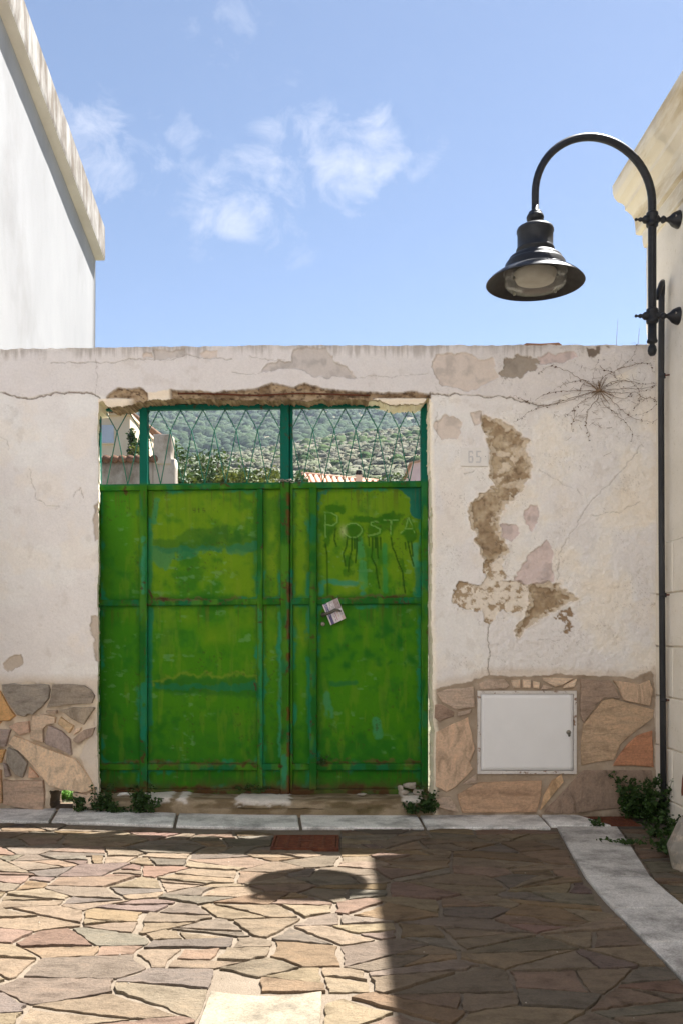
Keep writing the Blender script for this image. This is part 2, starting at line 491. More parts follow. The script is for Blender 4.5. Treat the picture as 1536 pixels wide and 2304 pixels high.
def clip_poly(P, n, c):
    """keep the side n.p <= c"""
    out = []
    for i in range(len(P)):
        a = P[i]; b = P[(i + 1) % len(P)]
        da = n[0] * a[0] + n[1] * a[1] - c; db = n[0] * b[0] + n[1] * b[1] - c
        if da <= 0: out.append(a)
        if (da < 0) != (db < 0) and abs(da - db) > 1e-9:
            t = da / (da - db); out.append((a[0] + t * (b[0] - a[0]), a[1] + t * (b[1] - a[1])))
    return out


def area(P):
    return 0.5 * sum(P[i][0] * P[(i + 1) % len(P)][1] - P[(i + 1) % len(P)][0] * P[i][1] for i in range(len(P)))


def roughen(P, step, amp, rnd):
    """break the straight edges of an outline into uneven, chipped ones"""
    out = []
    n = len(P); cx = sum(p[0] for p in P) / n; cy = sum(p[1] for p in P) / n
    for i in range(n):
        a = Vector(P[i]).to_2d() if False else P[i]; b = P[(i + 1) % n]
        L = math.hypot(b[0] - a[0], b[1] - a[1]); k = max(1, int(round(L / step)))
        nx, ny = ((b[1] - a[1]) / (L + 1e-9), -(b[0] - a[0]) / (L + 1e-9))
        bow = rnd.uniform(-1, 1) * amp * 1.2
        for j in range(k):
            t = j / k
            if j == 0:
                s = rnd.uniform(0.0, .7) * amp                       # worn corner
                d = math.hypot(cx - a[0], cy - a[1]) + 1e-9
                out.append((a[0] + (cx - a[0]) / d * s, a[1] + (cy - a[1]) / d * s))
            else:
                o = rnd.uniform(-1, 1) * amp * 0.7 - abs(bow) * 0.5 + bow * math.sin(math.pi * t)
                o = min(o, amp * 0.4)
                tt = t + rnd.uniform(-.25, .25) / k
                out.append((a[0] + (b[0] - a[0]) * tt + nx * o, a[1] + (b[1] - a[1]) * tt + ny * o))
    return out


def slab_mesh(P, to3, h0, h1, bev, rnd, tilt=0.0):
    """prism over an outline: P in plane coordinates, to3(u, v, h) -> world"""
    n = len(P); cx = sum(p[0] for p in P) / n; cy = sum(p[1] for p in P) / n
    ta, tb = rnd.uniform(-tilt, tilt), rnd.uniform(-tilt, tilt)
    V = []; Fc = []
    for ring, (ins, h) in enumerate(((0, h0), (0, h1 - bev), (bev, h1))):
        for p in P:
            d = math.hypot(cx - p[0], cy - p[1]) + 1e-9
            q = (p[0] + (cx - p[0]) / d * ins, p[1] + (cy - p[1]) / d * ins)
            hh = h if ring == 0 else h + ta * (q[0] - cx) + tb * (q[1] - cy) + (rnd.uniform(-.0008, .0008))
            V.append(tuple(to3(q[0], q[1], hh)))
    for r in range(2):
        for k in range(n):
            a = r * n + k; b = r * n + (k + 1) % n
            Fc.append((a, b, b + n, a + n))
    V.append(tuple(to3(cx, cy, h1 + rnd.uniform(-.001, .0015))))
    for k in range(n):
        Fc.append((2 * n + k, 2 * n + (k + 1) % n, 3 * n))
    return V, Fc


PALETTE = [(lin(165, 150, 126), 6), (lin(152, 141, 124), 6), (lin(162, 140, 120), 4), (lin(165, 144, 112), 2.4), (lin(146, 142, 126), 3.5),
           (lin(158, 130, 116), 2.0), (lin(136, 129, 119), 2.6), (lin(172, 157, 131), 4), (lin(152, 130, 100), 1.2), (lin(146, 129, 122), 2)]


def pick_colour(rnd, pal, k=1.0):
    t = rnd.uniform(0, sum(w for _, w in pal))
    for c, w in pal:
        t -= w
        if t <= 0: break
    c = c * .74 + lin(156, 142, 122) * .26
    v = rnd.uniform(0.84, 1.12) * k
    return (c[0] * v * 1.04, c[1] * v * rnd.uniform(.95, 1.01), c[2] * v * rnd.uniform(.92, 1.04), 1)


STRIP_L = [(1.135, 4.79), (1.065, 4.24), (1.02, 3.83), (1.003, 3.5), (1.003, 2.7), (1.0, -1.5)]
STRIP_R = [(1.46, 4.79), (1.41, 4.48), (1.35, 4.116), (1.297, 3.823), (1.285, 3.5), (1.283, 2.7), (1.28, -1.5)]
KERB_Y = 4.79
BX = 1.7675         # face of the building on the right


def edge_x(line, y):
    for (xa, ya), (xb, yb) in zip(line, line[1:]):
        if y <= ya and y >= yb: return xa + (xb - xa) * (ya - y) / (ya - yb)
    return line[0][0] if y > line[0][1] else line[-1][0]


GR = (gpt(613, 1900).x, -0.012, 4.318, 4.602)                       # drain cover x0, x1, y0, y1
WS = [gpt(491, 2236), gpt(495, 2330), gpt(738, 2330), gpt(722, 2232)]   # pale slab at the bottom edge
WSP = [(-0.372, 2.585), (-0.372, 2.05), (-0.055, 2.05), (-0.055, 2.59)]


def build_paving():
    rnd = random.Random(23)
    sx = 1.3                                       # stones run a little longer across the lane
    seeds = []
    kept = np.zeros((0, 3))
    for rad, tries in ((.15, 260), (.12, 900), (.095, 2500), (.07, 2500)):
        for _ in range(tries):
            x, y = rnd.uniform(-3.4 / sx, 1.9 / sx), rnd.uniform(.6, 4.9)
            r0 = rad * rnd.uniform(.85, 1.2)
            
            if len(kept) and (np.hypot(kept[:, 0] - x, kept[:, 1] - y) < (kept[:, 2] + r0) * .86).any(): continue
            kept = np.vstack([kept, (x, y, r0)])
    def free(x, y):
        if GR[0] - .01 < x < GR[1] + .01 and GR[2] - .01 < y < GR[3] + .01: return False
        if -.395 < x < -.03 and 2.0 < y < 2.615: return False
        return not (edge_x(STRIP_L, y) - .015 <= x <= edge_x(STRIP_R, y) + .015)
    seeds = [(a_, b_, c_ * c_ * .9) for a_, b_, c_ in kept if free(a_ * sx, b_)]
    cells = []
    arr = np.array(seeds)
    for i, (sx0, sy0, w0) in enumerate(seeds):
        X0 = sx0 * sx
        if sy0 > KERB_Y - .02: continue
        side = 'L' if X0 < edge_x(STRIP_L, sy0) - .015 else ('R' if X0 > edge_x(STRIP_R, sy0) + .015 else None)
        if side is None: continue
        if side == 'R' and X0 > BX - .02: continue
        P = [(sx0 - .5, sy0 - .5), (sx0 + .5, sy0 - .5), (sx0 + .5, sy0 + .5), (sx0 - .5, sy0 + .5)]
        d2 = (arr[:, 0] - sx0) ** 2 + (arr[:, 1] - sy0) ** 2
        for j in np.argsort(d2)[1:26]:
            qx, qy, w1 = seeds[j]; dx, dy = qx - sx0, qy - sy0; L = math.hypot(dx, dy)
            if L < 1e-6: continue
            jt = rnd.choice((.0022, .003, .004, .005, .007))
            c = (qx * qx + qy * qy - sx0 * sx0 - sy0 * sy0 + w0 - w1) / 2 - jt * L
            P = clip_poly(P, (dx, dy), c)
            if len(P) < 3: break
        if len(P) < 3: continue
        P = [(p[0] * sx, p[1]) for p in P]
        P = clip_poly(P, (0, 1), KERB_Y - .006)
        line = STRIP_L if side == 'L' else STRIP_R
        for (xa, ya), (xb, yb) in zip(line, line[1:]):          # strip edges as half-planes
            if yb < sy0 + .35 and ya > sy0 - .35:
                n = (-(yb - ya), xb - xa); L = math.hypot(*n); n = (n[0] / L, n[1] / L)
                if side == 'R': n = (-n[0], -n[1])
                if n[0] * (X0 - xa) + n[1] * (sy0 - ya) < 0 or True:
                    c = n[0] * xa + n[1] * ya - .006
                    if n[0] * X0 + n[1] * sy0 < c: P = clip_poly(P, n, c)
        if side == 'R': P = clip_poly(P, (1, 0), BX - .01)
        for ob in (((GR[0] - .008, GR[2] - .008), (GR[1] + .008, GR[2] - .008), (GR[1] + .008, GR[3] + .008), (GR[0] - .008, GR[3] + .008)),
                   ((-.384, 2.04), (-.043, 2.04), (-.043, 2.602), (-.384, 2.602))):
            best = None
            for a, b in zip(ob, ob[1:] + ob[:1]):
                n = (b[1] - a[1], -(b[0] - a[0])); L = math.hypot(*n); n = (n[0] / L, n[1] / L)      # outward
                s = n[0] * (X0 - a[0]) + n[1] * (sy0 - a[1])
                if best is None or s > best[0]: best = (s, n, n[0] * a[0] + n[1] * a[1])
            if best[0] <= 0: P = []
            else: P = clip_poly(P, (-best[1][0], -best[1][1]), -best[2])
            if len(P) < 3: break
        if len(P) < 3 or abs(area(P)) < .0022: continue
        if area(P) < 0: P = P[::-1]
        # a mason's fit: big pieces broken into angular ones along straight cuts
        todo = [P]
        while todo:
            Q = todo.pop(); A_ = abs(area(Q))
            if A_ < rnd.choice((.012, .018, .024, .030, .040, .055)):
                if A_ > .0016: cells.append((Q, side))
                continue
            cx = sum(p[0] for p in Q) / len(Q); cy = sum(p[1] for p in Q) / len(Q)
            wx = max(p[0] for p in Q) - min(p[0] for p in Q); wy = max(p[1] for p in Q) - min(p[1] for p in Q)
            cx += rnd.uniform(-.16, .16) * wx; cy += rnd.uniform(-.16, .16) * wy
            an = rnd.gauss(0, .55) if wx * .62 > wy else math.pi / 2 + rnd.gauss(0, .32)
            n_ = (math.cos(an), math.sin(an)); c_ = n_[0] * cx + n_[1] * cy; g_ = rnd.choice((.003, .004, .005, .007, .010))
            for sg in (1, -1):
                R_ = clip_poly(Q, (n_[0] * sg, n_[1] * sg), c_ * sg - g_)
                if len(R_) >= 3: todo.append(R_)
    # the ones that show largest become parts, the others one joined part
    def shown(P):
        cx = sum(p[0] for p in P) / len(P); cy = sum(p[1] for p in P) / len(P)
        if cy < .3: return -1e9
        u = abs(cx) * F / cy; v = YH + H * F / cy
        vis = u < 800 and v < 2340
        return (1e6 if vis else 0) - cy
    cells.sort(key=lambda c: -shown(c[0]))
    rest = []; to3 = lambda u, v, h: (u, v, gz(u) + h)
    print('paving stones', len(cells), sum(shown(c[0]) > 5e5 for c in cells))
    for i, (P, side) in enumerate(cells):
        P2 = roughen(P, 0.025, 0.0072, rnd)
        h = rnd.uniform(.0015, .007)
        V, Fc = slab_mesh(P2, to3, -.02, h, .0012, rnd, .016)
        if i < 290:
            cx = sum(p[0] for p in P2) / len(P2); cy = sum(p[1] for p in P2) / len(P2)
            o = mk('paving_stone', V, Fc, M['paver'], pave, origin=(cx, cy, 0))
            o.color = pick_colour(rnd, PALETTE, 0.46)
        else: rest.append((V, Fc))
    if rest:
        V, Fc = merge(rest)
        o = mk('paving_stones', V, Fc, M['paver'], pave); o.color = (*lin(150, 134, 110, .62), 1); tag(o, kind='stuff')
    pb = []                                        # grit and tiny pale chips lying on the paving
    for k in range(70):
        x, y = rnd.uniform(-1.9, 1.0), rnd.uniform(2.3, 4.75); r = rnd.choice((.001, .0012, .0015, .002, .0028)); z = gz(x) + .009
        pb.append(([(x - r, y - r * .8, z), (x + r, y - r, z), (x + r * .7, y + r, z), (x - r * .9, y + r * .8, z), (x, y, z + r * 1.1)], [(0, 1, 4), (1, 2, 4), (2, 3, 4), (3, 0, 4)]))
    V, Fc = merge(pb); tag(mk('grit', V, Fc, M['rubble'], pave), kind='stuff')
    # pale concave slab set into the paving at the photo's lower edge
    n = 10
    top = [(-.372 + (.317) * k / n, 2.592 - .034 * math.sin(math.pi * k / n)) for k in range(n + 1)]
    P = [(-.372, 2.05), (-.055, 2.05)] + top[::-1]
    V, Fc = slab_mesh(roughen(P, .04, .0016, rnd), to3, -.02, .010, .004, rnd)
    o = mk('pale_slab', V, Fc, M['granite'], pave); o.color = (*lin(196, 182, 158, .40), 1)
    tag(o, 'pale granite slab with a hollowed edge')


def build_kerbs():
    rnd = random.Random(5)
    k = ground_grid('kerb', -4.2, BX, KERB_Y - .004, YW + .04, -.001, M['mortar'], 40, 2)
    tag(k, 'kerb of grey granite slabs along the wall and down the lane')
    # row along the wall; joints measured along the front
    xs = [-4.0, -3.32, -2.66, -2.18]
    front = [-1.53, -.876, -.212, .44, 1.104]; back = [-1.60, -.92, -.24, .43, 1.115]
    fr = [-4.0, -3.4, -2.8, -2.18] + front; bk = [-4.0, -3.42, -2.83, -2.24] + back
    def slab(P, h, col):
        V, Fc = slab_mesh(P, lambda u, v, hh: (u, v, gz(u) + hh), -.03, h, .005, rnd, .003)
        cx = sum(p[0] for p in P) / len(P); cy = sum(p[1] for p in P) / len(P)
        o = mk('kerb_stone', V, Fc, M['granite'], k, origin=(cx, cy, 0)); o.color = (*col, 1)
    g = .008
    for i in range(len(fr) - 1):
        P = [(fr[i] + g, KERB_Y), (fr[i + 1] - g, KERB_Y), (bk[i + 1] - g, YW + .02), (bk[i] + g, YW + .02)]
        slab(roughen(P, .12, .0018, rnd), .013, lin(236, 233, 228) * rnd.uniform(.86, .97))
    P = [(1.104 + g, KERB_Y + .05), (1.43, KERB_Y + .05), (1.32, YW + .015), (1.115 + g, YW + .015)]
    slab(roughen(P, .12, .0018, rnd), .013, lin(236, 233, 228) * .92)
    ys = [4.83, 3.832, 3.38, 3.005, 2.6, 2.18, 1.75, 1.3, .85]
    for a, b in zip(ys, ys[1:]):
        P = [(edge_x(STRIP_L, a - .0) + .004, a - .006), (edge_x(STRIP_L, (a + b) / 2) + .004, (a + b) / 2), (edge_x(STRIP_L, b) + .004, b),
             (edge_x(STRIP_R, b) - .004, b), (edge_x(STRIP_R, (a + b) / 2) - .004, (a + b) / 2), (edge_x(STRIP_R, a) - .004, a - .006)]
        slab(roughen(P, .15, .0016, rnd), .011, lin(212, 208, 203) * rnd.uniform(.74, .86))


build_paving()
build_kerbs()

# courtyard and hillside behind the wall: one sheet to the horizon
def terrain_z(x, y):
    x = np.asarray(x, float); y = np.asarray(y, float)
    z = np.interp(y, [0, 8, 14, 60, 300, 318, 345, 720, 760, 2500], [0, 0, .5, 7.3, 66, 67, 62, 183, 184, 150])
    tilt = np.interp(y, [8, 60, 300, 330, 345, 700, 900], [0, .02, .17, .16, 0, -.02, 0])
    z = z + tilt * np.clip(x, -260, 260)
    left = smooth(-1.0, -9.0, x) * smooth(13, 30, y) * (1 - smooth(80, 140, y))
    z = z + left * 1.6
    amp = np.interp(y, [8, 20, 60, 300, 700, 2500], [0, .15, .9, 4, 15, 8])
    z = z + (fbm(x / 34 + 40, y / 34 + 40, 5, 91) - .5) * amp
    z = z + np.interp(y, [330, 500, 720], [0, 9, 17]) * (fbm(x / 130 + 3, y / 190 + 9, 3, 17) - .5)
    return z


def build_terrain():
    ys = np.concatenate([np.linspace(YB + .02, 14, 14), np.linspace(15, 60, 40), np.linspace(62, 360, 110), np.linspace(365, 780, 80), np.linspace(800, 2500, 12)])
    us = np.linspace(-1, 1, 121)
    Y, U = np.meshgrid(ys, us, indexing='ij'); X = U * (6 + Y * .62)
    Z = terrain_z(X, Y) - .02
    V = np.stack([X, Y, Z], -1).reshape(-1, 3); nx = len(us)
    i, j = np.meshgrid(np.arange(len(ys) - 1), np.arange(nx - 1), indexing='ij'); a = (i * nx + j).ravel()
    Fc = np.stack([a, a + 1, a + nx + 1, a + nx], -1)
    o = mk('hillside', V, Fc, M['hill'], smoothf=True)
    tag(o, 'green and ochre hillside beyond the gate', kind='structure')


build_terrain()


# ------------------------------------------------------------------ boundary wall
CREAM = lin(215, 211, 206)
LINTEL_BOTTOM = [(222, 906), (232, 902), (245, 916), (262, 913), (275, 914), (300, 908), (322, 901), (350, 899), (382, 897), (392, 893), (420, 896), (450, 894),
                 (480, 898), (505, 897), (540, 899), (575, 896), (610, 899), (650, 897), (690, 901), (722, 896), (745, 899), (780, 896), (820, 898),
                 (845, 899), (866, 905), (890, 911), (918, 909), (946, 908), (956, 902), (962, 892)]
PLASTER_EDGE = [(222, 897), (238, 896), (247, 886), (256, 879), (268, 873), (290, 875), (318, 872), (330, 881), (334, 884), (385, 876), (396, 878), (425, 880), (450, 878),
                (480, 884), (505, 880), (540, 877), (575, 875), (598, 867), (612, 862), (640, 868), (662, 872), (684, 862), (702, 865), (728, 874),
                (760, 878), (800, 880), (850, 883), (900, 884), (930, 880), (945, 884), (966, 886)]


def opening_d(px, py):
    """signed distance (px) to the gate opening, negative inside; and the drain hole"""
    lj = 221 + (fbm(px * 0 + 1, py / 70, 6, 3, .62) - .5) * 11 + 3 * smooth(1750, 1800, py)
    rj = np.interp(py, [890, 1000, 1200, 1400, 1800], [967, 967, 970, 971, 974]) + (fbm(px * 0 + 5, py / 60, 6, 9, .65) - .5) * 13
    top = np.interp(px, [p[0] for p in LINTEL_BOTTOM], [p[1] for p in LINTEL_BOTTOM]) + (fbm(px / 7, py * 0 + 2, 3, 21) - .5) * 6
    d = np.maximum(np.maximum(lj - px, px - rj), top - py)
    h = np.maximum(np.maximum(112 + (fbm(px * 0, py / 9, 2, 5) - .5) * 5 - px, px - 166), np.maximum(1779 + (fbm(px / 9, py * 0, 2, 6) - .5) * 5 - py, py - 1822.5))
    return np.minimum(d, h)


PATCHES = [  # polygon, kind
    ([(1078, 931), (1087, 967), (1097, 988), (1107, 1016), (1100, 1052), (1106, 1077), (1112, 1092), (1075, 1113), (1054, 1129), (1051, 1150), (1060, 1174), (1069, 1199),
      (1072, 1222), (1085, 1254), (1090, 1269), (1112, 1268), (1131, 1256), (1151, 1243), (1132, 1222), (1122, 1185), (1117, 1172), (1121, 1156), (1136, 1132), (1167, 1107), (1194, 1077), (1191, 1052),
      (1185, 1028), (1188, 1004), (1179, 985), (1151, 961), (1118, 943), (1097, 934)], 'brown'),
    ([(1087, 1262), (1132, 1256), (1134, 1292), (1130, 1308), (1188, 1314), (1192, 1366), (1180, 1374), (1149, 1380), (1122, 1374), (1107, 1397), (1099, 1409),
      (1089, 1397), (1085, 1374), (1056, 1370), (1037, 1370), (1014, 1356), (1023, 1323), (1033, 1310), (1068, 1314), (1089, 1314)], 'flaky'),
    ([(1190, 1314), (1219, 1308), (1245, 1312), (1250, 1306), (1258, 1308), (1256, 1318), (1270, 1327), (1289, 1343), (1303, 1347), (1285, 1357), (1270, 1358),
      (1262, 1370), (1239, 1372), (1227, 1382), (1212, 1397), (1188, 1413), (1173, 1424), (1163, 1432), (1157, 1421), (1165, 1401), (1184, 1386), (1188, 1366), (1192, 1347), (1188, 1327)], 'brown'),
    ([(1240, 1376), (1268, 1366), (1284, 1368), (1290, 1400), (1288, 1418), (1262, 1430), (1256, 1405)], 'fleck'),
    ([(1157, 1308), (1163, 1285), (1188, 1250), (1212, 1227), (1231, 1215), (1243, 1234), (1241, 1273), (1246, 1308), (1212, 1312), (1173, 1314)], 'pink'),
    ([(1179, 1150), (1194, 1133), (1209, 1138), (1212, 1162), (1200, 1199), (1179, 1180)], 'pink'),
    ([(1122, 1176), (1160, 1182), (1170, 1200), (1150, 1216), (1130, 1210)], 'pink'),
    ([(1133, 803), (1161, 800), (1209, 806), (1209, 824), (1185, 839), (1173, 851), (1136, 851), (1118, 845), (1130, 830)], 'grey'),
    ([(978, 797), (1051, 794), (1081, 812), (1106, 803), (1115, 833), (1118, 851), (1057, 882), (1027, 876), (990, 864), (969, 827)], 'pale'),
    ([(1209, 800), (1290, 790), (1300, 805), (1265, 818), (1212, 822)], 'pink'),
    ([(600, 821), (630, 809), (655, 815), (661, 784), (731, 784), (752, 812), (783, 827), (801, 851), (752, 845), (722, 851), (685, 839), (661, 827), (624, 832), (590, 838)], 'paleg'),
    ([(344, 787), (383, 785), (414, 784), (410, 797), (381, 801), (365, 809), (346, 808)], 'paleg'),
    ([(321, 790), (340, 788), (344, 802), (324, 804)], 'pale'),
    ([(450, 790), (490, 784), (488, 805), (460, 803)], 'pale'),
    ([(7, 1492), (27, 1478), (46, 1469), (52, 1496), (16, 1512)], 'tan'),
    ([(212, 1140), (224, 1128), (226, 1215), (214, 1220), (208, 1180)], 'tan'),
    ([(204, 1390), (224, 1385), (226, 1490), (212, 1485), (210, 1440), (203, 1420)], 'tan'),
    ([(972, 960), (1000, 930), (1040, 950), (1030, 985), (990, 990)], 'pale'),
    ([(1060, 930), (1080, 925), (1084, 950), (1066, 962)], 'pale'),
    ([(1318, 782), (1382, 780), (1378, 792), (1350, 800), (1358, 812), (1335, 814), (1325, 800)], 'moss'),
]
CRACKS = [  # polyline, half width px, depth m
    ([(-60, 886), (0, 884), (40, 897), (72, 897), (100, 890), (150, 884), (205, 884), (228, 896)], 1.5, .010),
    ([(115, 815), (200, 812), (260, 813), (300, 804), (345, 808), (380, 808), (420, 793), (470, 805), (520, 810)], 1.0, .005),
    ([(967, 886), (1000, 888), (1060, 890), (1115, 893), (1150, 895), (1205, 913), (1260, 903)], 1.3, .008),
    ([(1099, 1407), (1096, 1430), (1099, 1470), (1095, 1519)], 1.1, .006),
    ([(1446, 1001), (1405, 1050), (1370, 1090), (1330, 1125), (1290, 1190), (1270, 1220), (1258, 1245), (1254, 1304)], .9, .004),
    ([(1215, 1057), (1270, 1090), (1300, 1105), (1315, 1125)], .9, .004),
    ([(70, 1055), (72, 1090), (85, 1125), (100, 1135), (135, 1140)], .8, .004),
    ([(165, 1118), (170, 1105), (183, 1098), (186, 1120)], .9, .005),
    ([(0, 985), (15, 990), (19, 1010)], .7, .003),
    ([(218, 800), (220, 850), (214, 890)], .7, .003),
    ([(600, 838), (560, 842), (520, 838)], .7, .003),
    ([(560, 800), (600, 812), (640, 806)], .7, .003),
    ([(800, 851), (840, 846), (880, 850), (960, 842)], .6, .002),
    ([(1046, 1068), (1052, 1064), (1066, 1060)], 1.0, .006),
    ([(980, 925), (985, 960), (975, 1000)], .7, .003),
    ([(1330, 1160), (1400, 1150), (1440, 1130)], .7, .003),
    ([(1400, 790), (1385, 830), (1400, 850)], .7, .003),
    ([(1310, 830), (1370, 828), (1385, 850), (1402, 880)], .8, .004),
    ([(1163, 1432), (1166, 1460)], .7, .003), ([(1180, 1440), (1260, 1440)], .5, .001),
]
MORTAR_R = [(971, 1552), (1056, 1533), (1095, 1519), (1173, 1523), (1250, 1517), (1309, 1519), (1367, 1521), (1425, 1525), (1460, 1509), (1470, 1517), (1472, 1723), (1482, 1850), (966, 1850)]
MORTAR_L = [(-120, 1540), (0, 1538), (30, 1541), (60, 1536), (120, 1538), (190, 1541), (214, 1560), (219, 1590), (214, 1640), (196, 1670), (180, 1700), (205, 1770), (217, 1778), (214, 1850), (-120, 1850)]


def wall_paint(px, py):
    n1 = fbm(px / 90, py / 90, 5, 1); n2 = fbm(px / 22, py / 22, 4, 2); n3 = fbm(px / 5, py / 5, 3, 4)
    wx = px + (fbm(px / 16, py / 16, 4, 31) - .5) * 22 + (fbm(px / 4, py / 4, 2, 33) - .5) * 4
    wy = py + (fbm(px / 16, py / 16, 4, 37) - .5) * 22 + (fbm(px / 4, py / 4, 2, 39) - .5) * 4
    sx_ = px + (fbm(px / 14, py / 14, 4, 41) - .5) * 9; sy_ = py + (fbm(px / 14, py / 14, 4, 43) - .5) * 9
    c = np.broadcast_to(CREAM, px.shape + (3,)).copy()
    c = mixc(c, lin(206, 198, 194), smooth(.42, .62, n1) * .40)
    c = mixc(c, lin(224, 206, 178), smooth(.55, .35, n1) * .30 * smooth(1000, 1300, px) + smooth(.5, .7, fbm(px / 60, py / 60, 5, 8)) * .16)
    h = (n1 - .5) * .014 + (n2 - .5) * .004 * smooth(960, 1100, px) + (n2 - .5) * .002 + (n3 - .5) * .0008
    # coarser hand-trowelled relief on the right
    h += (fbm(px / 13, py / 13, 4, 51) - .5) * .010 * smooth(1010, 1120, px) * smooth(860, 950, py)
    # concrete ring beam on top, greyer, streaked from above
    band = smooth(1.0, -1.0, py - np.interp(px, [-60, 0, 40, 100, 205, 228, 967, 1060, 1150, 1205, 1300, 1400, 1480], [886, 884, 897, 890, 884, 890, 886, 890, 895, 908, 880, 840, 800]))
    c = mixc(c, lin(203, 196, 192), band * .75)
    h += band * .003
    streak = fbm(px / 5, py / 120, 4, 61) * smooth(840, 776, py)
    c = mixc(c, lin(140, 130, 120), smooth(.30, .62, streak) * .55 * smooth(.35, .6, fbm(px / 70, py * 0, 3, 63) + .08))
    c = mixc(c, lin(150, 140, 130), smooth(794, 778, py) * .35 * smooth(.3, .6, n2))
    c = mixc(c, lin(168, 155, 140), smooth(.60, .72, n2) * smooth(.5, .62, fbm(px / 50, py / 50, 3, 71)) * .18)
    # grime specks and small scrapes
    sp = fbm(px / 2.6, py / 2.6, 2, 73)
    zone = smooth(.52, .64, fbm(px / 45, py / 45, 3, 77)) * (.35 + .65 * smooth(900, 1050, px))
    c = mixc(c, lin(118, 102, 84), smooth(.68, .78, sp) * zone * .32)
    # sandy stain at the foot of the plaster on both sides
    foot = np.where(px < 600, 1538, np.interp(px, [970, 1056, 1095, 1250, 1425, 1470], [1552, 1533, 1519, 1517, 1525, 1512]))
    c = mixc(c, lin(186, 168, 146), smooth(26, 2, foot - sy_) * .6)
    for poly, kind in PATCHES:
        amp = 1.0 if kind in ('brown', 'flaky', 'grey', 'fleck') else .6
        d = sdf(poly, px + (wx - px) * amp, py + (wy - py) * amp)
        if kind == 'fleck':
            m = smooth(1, -1, d) * smooth(.50, .58, fbm(px / 8, py / 8, 4, 83))
            c = mixc(c, lin(140, 118, 94), m); h -= m * .006; continue
        m = smooth(.9, -.9, d)
        rim = np.exp(-(d / 4.0) ** 2) * smooth(-1, 1, d)
        if kind == 'brown':
            col = mixc(np.broadcast_to(lin(148, 128, 103), c.shape), lin(174, 157, 132), smooth(.35, .65, n2))
            col = mixc(col, lin(112, 95, 76), smooth(.58, .75, fbm(px / 9, py / 9, 4, 87)) * .6)
            white = smooth(.50, .60, fbm(px / 17, py / 12, 5, 89)) * smooth(60, 18, np.hypot((px - 1143) * .9, (py - 1050) * .8))
            col = mixc(col, lin(206, 192, 172), white * .9)
            c = mixc(c, col, m); h -= m * (.021 + (fbm(px / 26, py / 26, 3, 86) - .5) * .022 + (fbm(px / 7, py / 7, 3, 88) - .5) * .014 - .004 * white); h += rim * .004
            c = mixc(c, lin(226, 214, 200), rim * .6)
            ring = m * smooth(-7.5, -6.0, d + (fbm(px / 10, py / 10, 3, 84) - .5) * 16)          # undercoat left standing round the loss
            c = mixc(c, lin(196, 182, 162), ring * .85); h += ring * .010
        elif kind == 'flaky':
            fl = smooth(.44, .56, fbm(px / 13, py / 13, 6, 93, .72) + .07 - .10 * smooth(1060, 1015, px) - .06 * smooth(-10, 0, d))
            col = mixc(np.broadcast_to(lin(158, 138, 112), c.shape), lin(212, 201, 186), fl)
            c = mixc(c, col, m); h -= m * (.014 - .004 * fl + (n2 - .5) * .008); h += rim * .003
        else:
            col = {'pink': lin(196, 178, 172), 'grey': lin(146, 134, 120), 'pale': lin(198, 184, 172), 'paleg': lin(184, 175, 168), 'tan': lin(176, 162, 146), 'moss': lin(112, 96, 80)}[kind]
            dp = {'pink': .006, 'grey': .010, 'pale': .006, 'paleg': .008, 'tan': .010, 'moss': .003}[kind]
            col = mixc(np.broadcast_to(col, c.shape), col * .78, smooth(.45, .7, n2))
            st = 1.0 if kind != 'moss' else smooth(.45, .55, n2)
            c = mixc(c, col, m * st * .9); h -= m * dp; h += rim * .0015
            c = mixc(c, lin(150, 136, 122), np.exp(-((d + 1.0) / 1.0) ** 2) * .28 * smooth(.4, .6, n2))  # contact shade painted as a dark line along the patch edge
    for line, w, dep in CRACKS:
        d = sdl(line, px + (wx - px) * .55, py + (wy - py) * .55)
        m = smooth(w + .7, max(w - .8, 0), d) * smooth(.22, .42, fbm(px / 26, py / 26, 2, 97) + .12)
        c = mixc(c, lin(112, 96, 80), m * (.75 if w > 1 else .38)); h -= m * dep
        lip = smooth(7, 2, d) * (1 - m); h += lip * .0012
    # broken concrete under the ring beam
    e = np.interp(px, [p[0] for p in PLASTER_EDGE], [p[1] for p in PLASTER_EDGE]) + (fbm(px / 8, px * 0 + .5, 3, 101) - .5) * 6
    br = smooth(-.8, .8, py - e) * smooth(915, 905, py - 8) * (px > 218) * (px < 968)
    flap_lit = np.maximum(smooth(330, 336, px) * smooth(388, 380, px), smooth(836, 850, px) * smooth(893, 897, py))  # cream plaster flap, and the underside at right painted as if lit
    flap_lit = np.maximum(flap_lit, smooth(305, 285, px) * smooth(893, 898, py))
    br = br * (1 - flap_lit)
    col = mixc(np.broadcast_to(lin(126, 106, 84), c.shape), lin(164, 144, 118), smooth(.4, .65, n2))
    col = mixc(col, lin(82, 64, 50), smooth(.55, .72, fbm(px / 7, py / 5, 3, 103)) * .8)
    c = mixc(c, col, br); h -= br * (.020 + (fbm(px / 10, py / 7, 4, 105) - .4) * .035)
    c = mixc(c, lin(226, 208, 180), flap_lit * smooth(-1, 1, py - e) * (px < 968) * (px > 222) * .7)
    # stone dado beds
    mr = smooth(1, -1, sdf(MORTAR_R, sx_, sy_)); ml = smooth(1, -1, sdf(MORTAR_L, sx_, sy_))
    c = mixc(c, mixc(np.broadcast_to(lin(168, 152, 134), c.shape), lin(138, 122, 104), n2), mr); h += mr * .002
    h += np.exp(-(sdf(MORTAR_R, sx_, sy_) / 5.) ** 2) * .004
    c = mixc(c, mixc(np.broadcast_to(lin(206, 192, 172), c.shape), lin(176, 160, 140), smooth(.4, .65, n2)), ml * .9); h -= ml * .003
    low = smooth(1800, 1836, py)
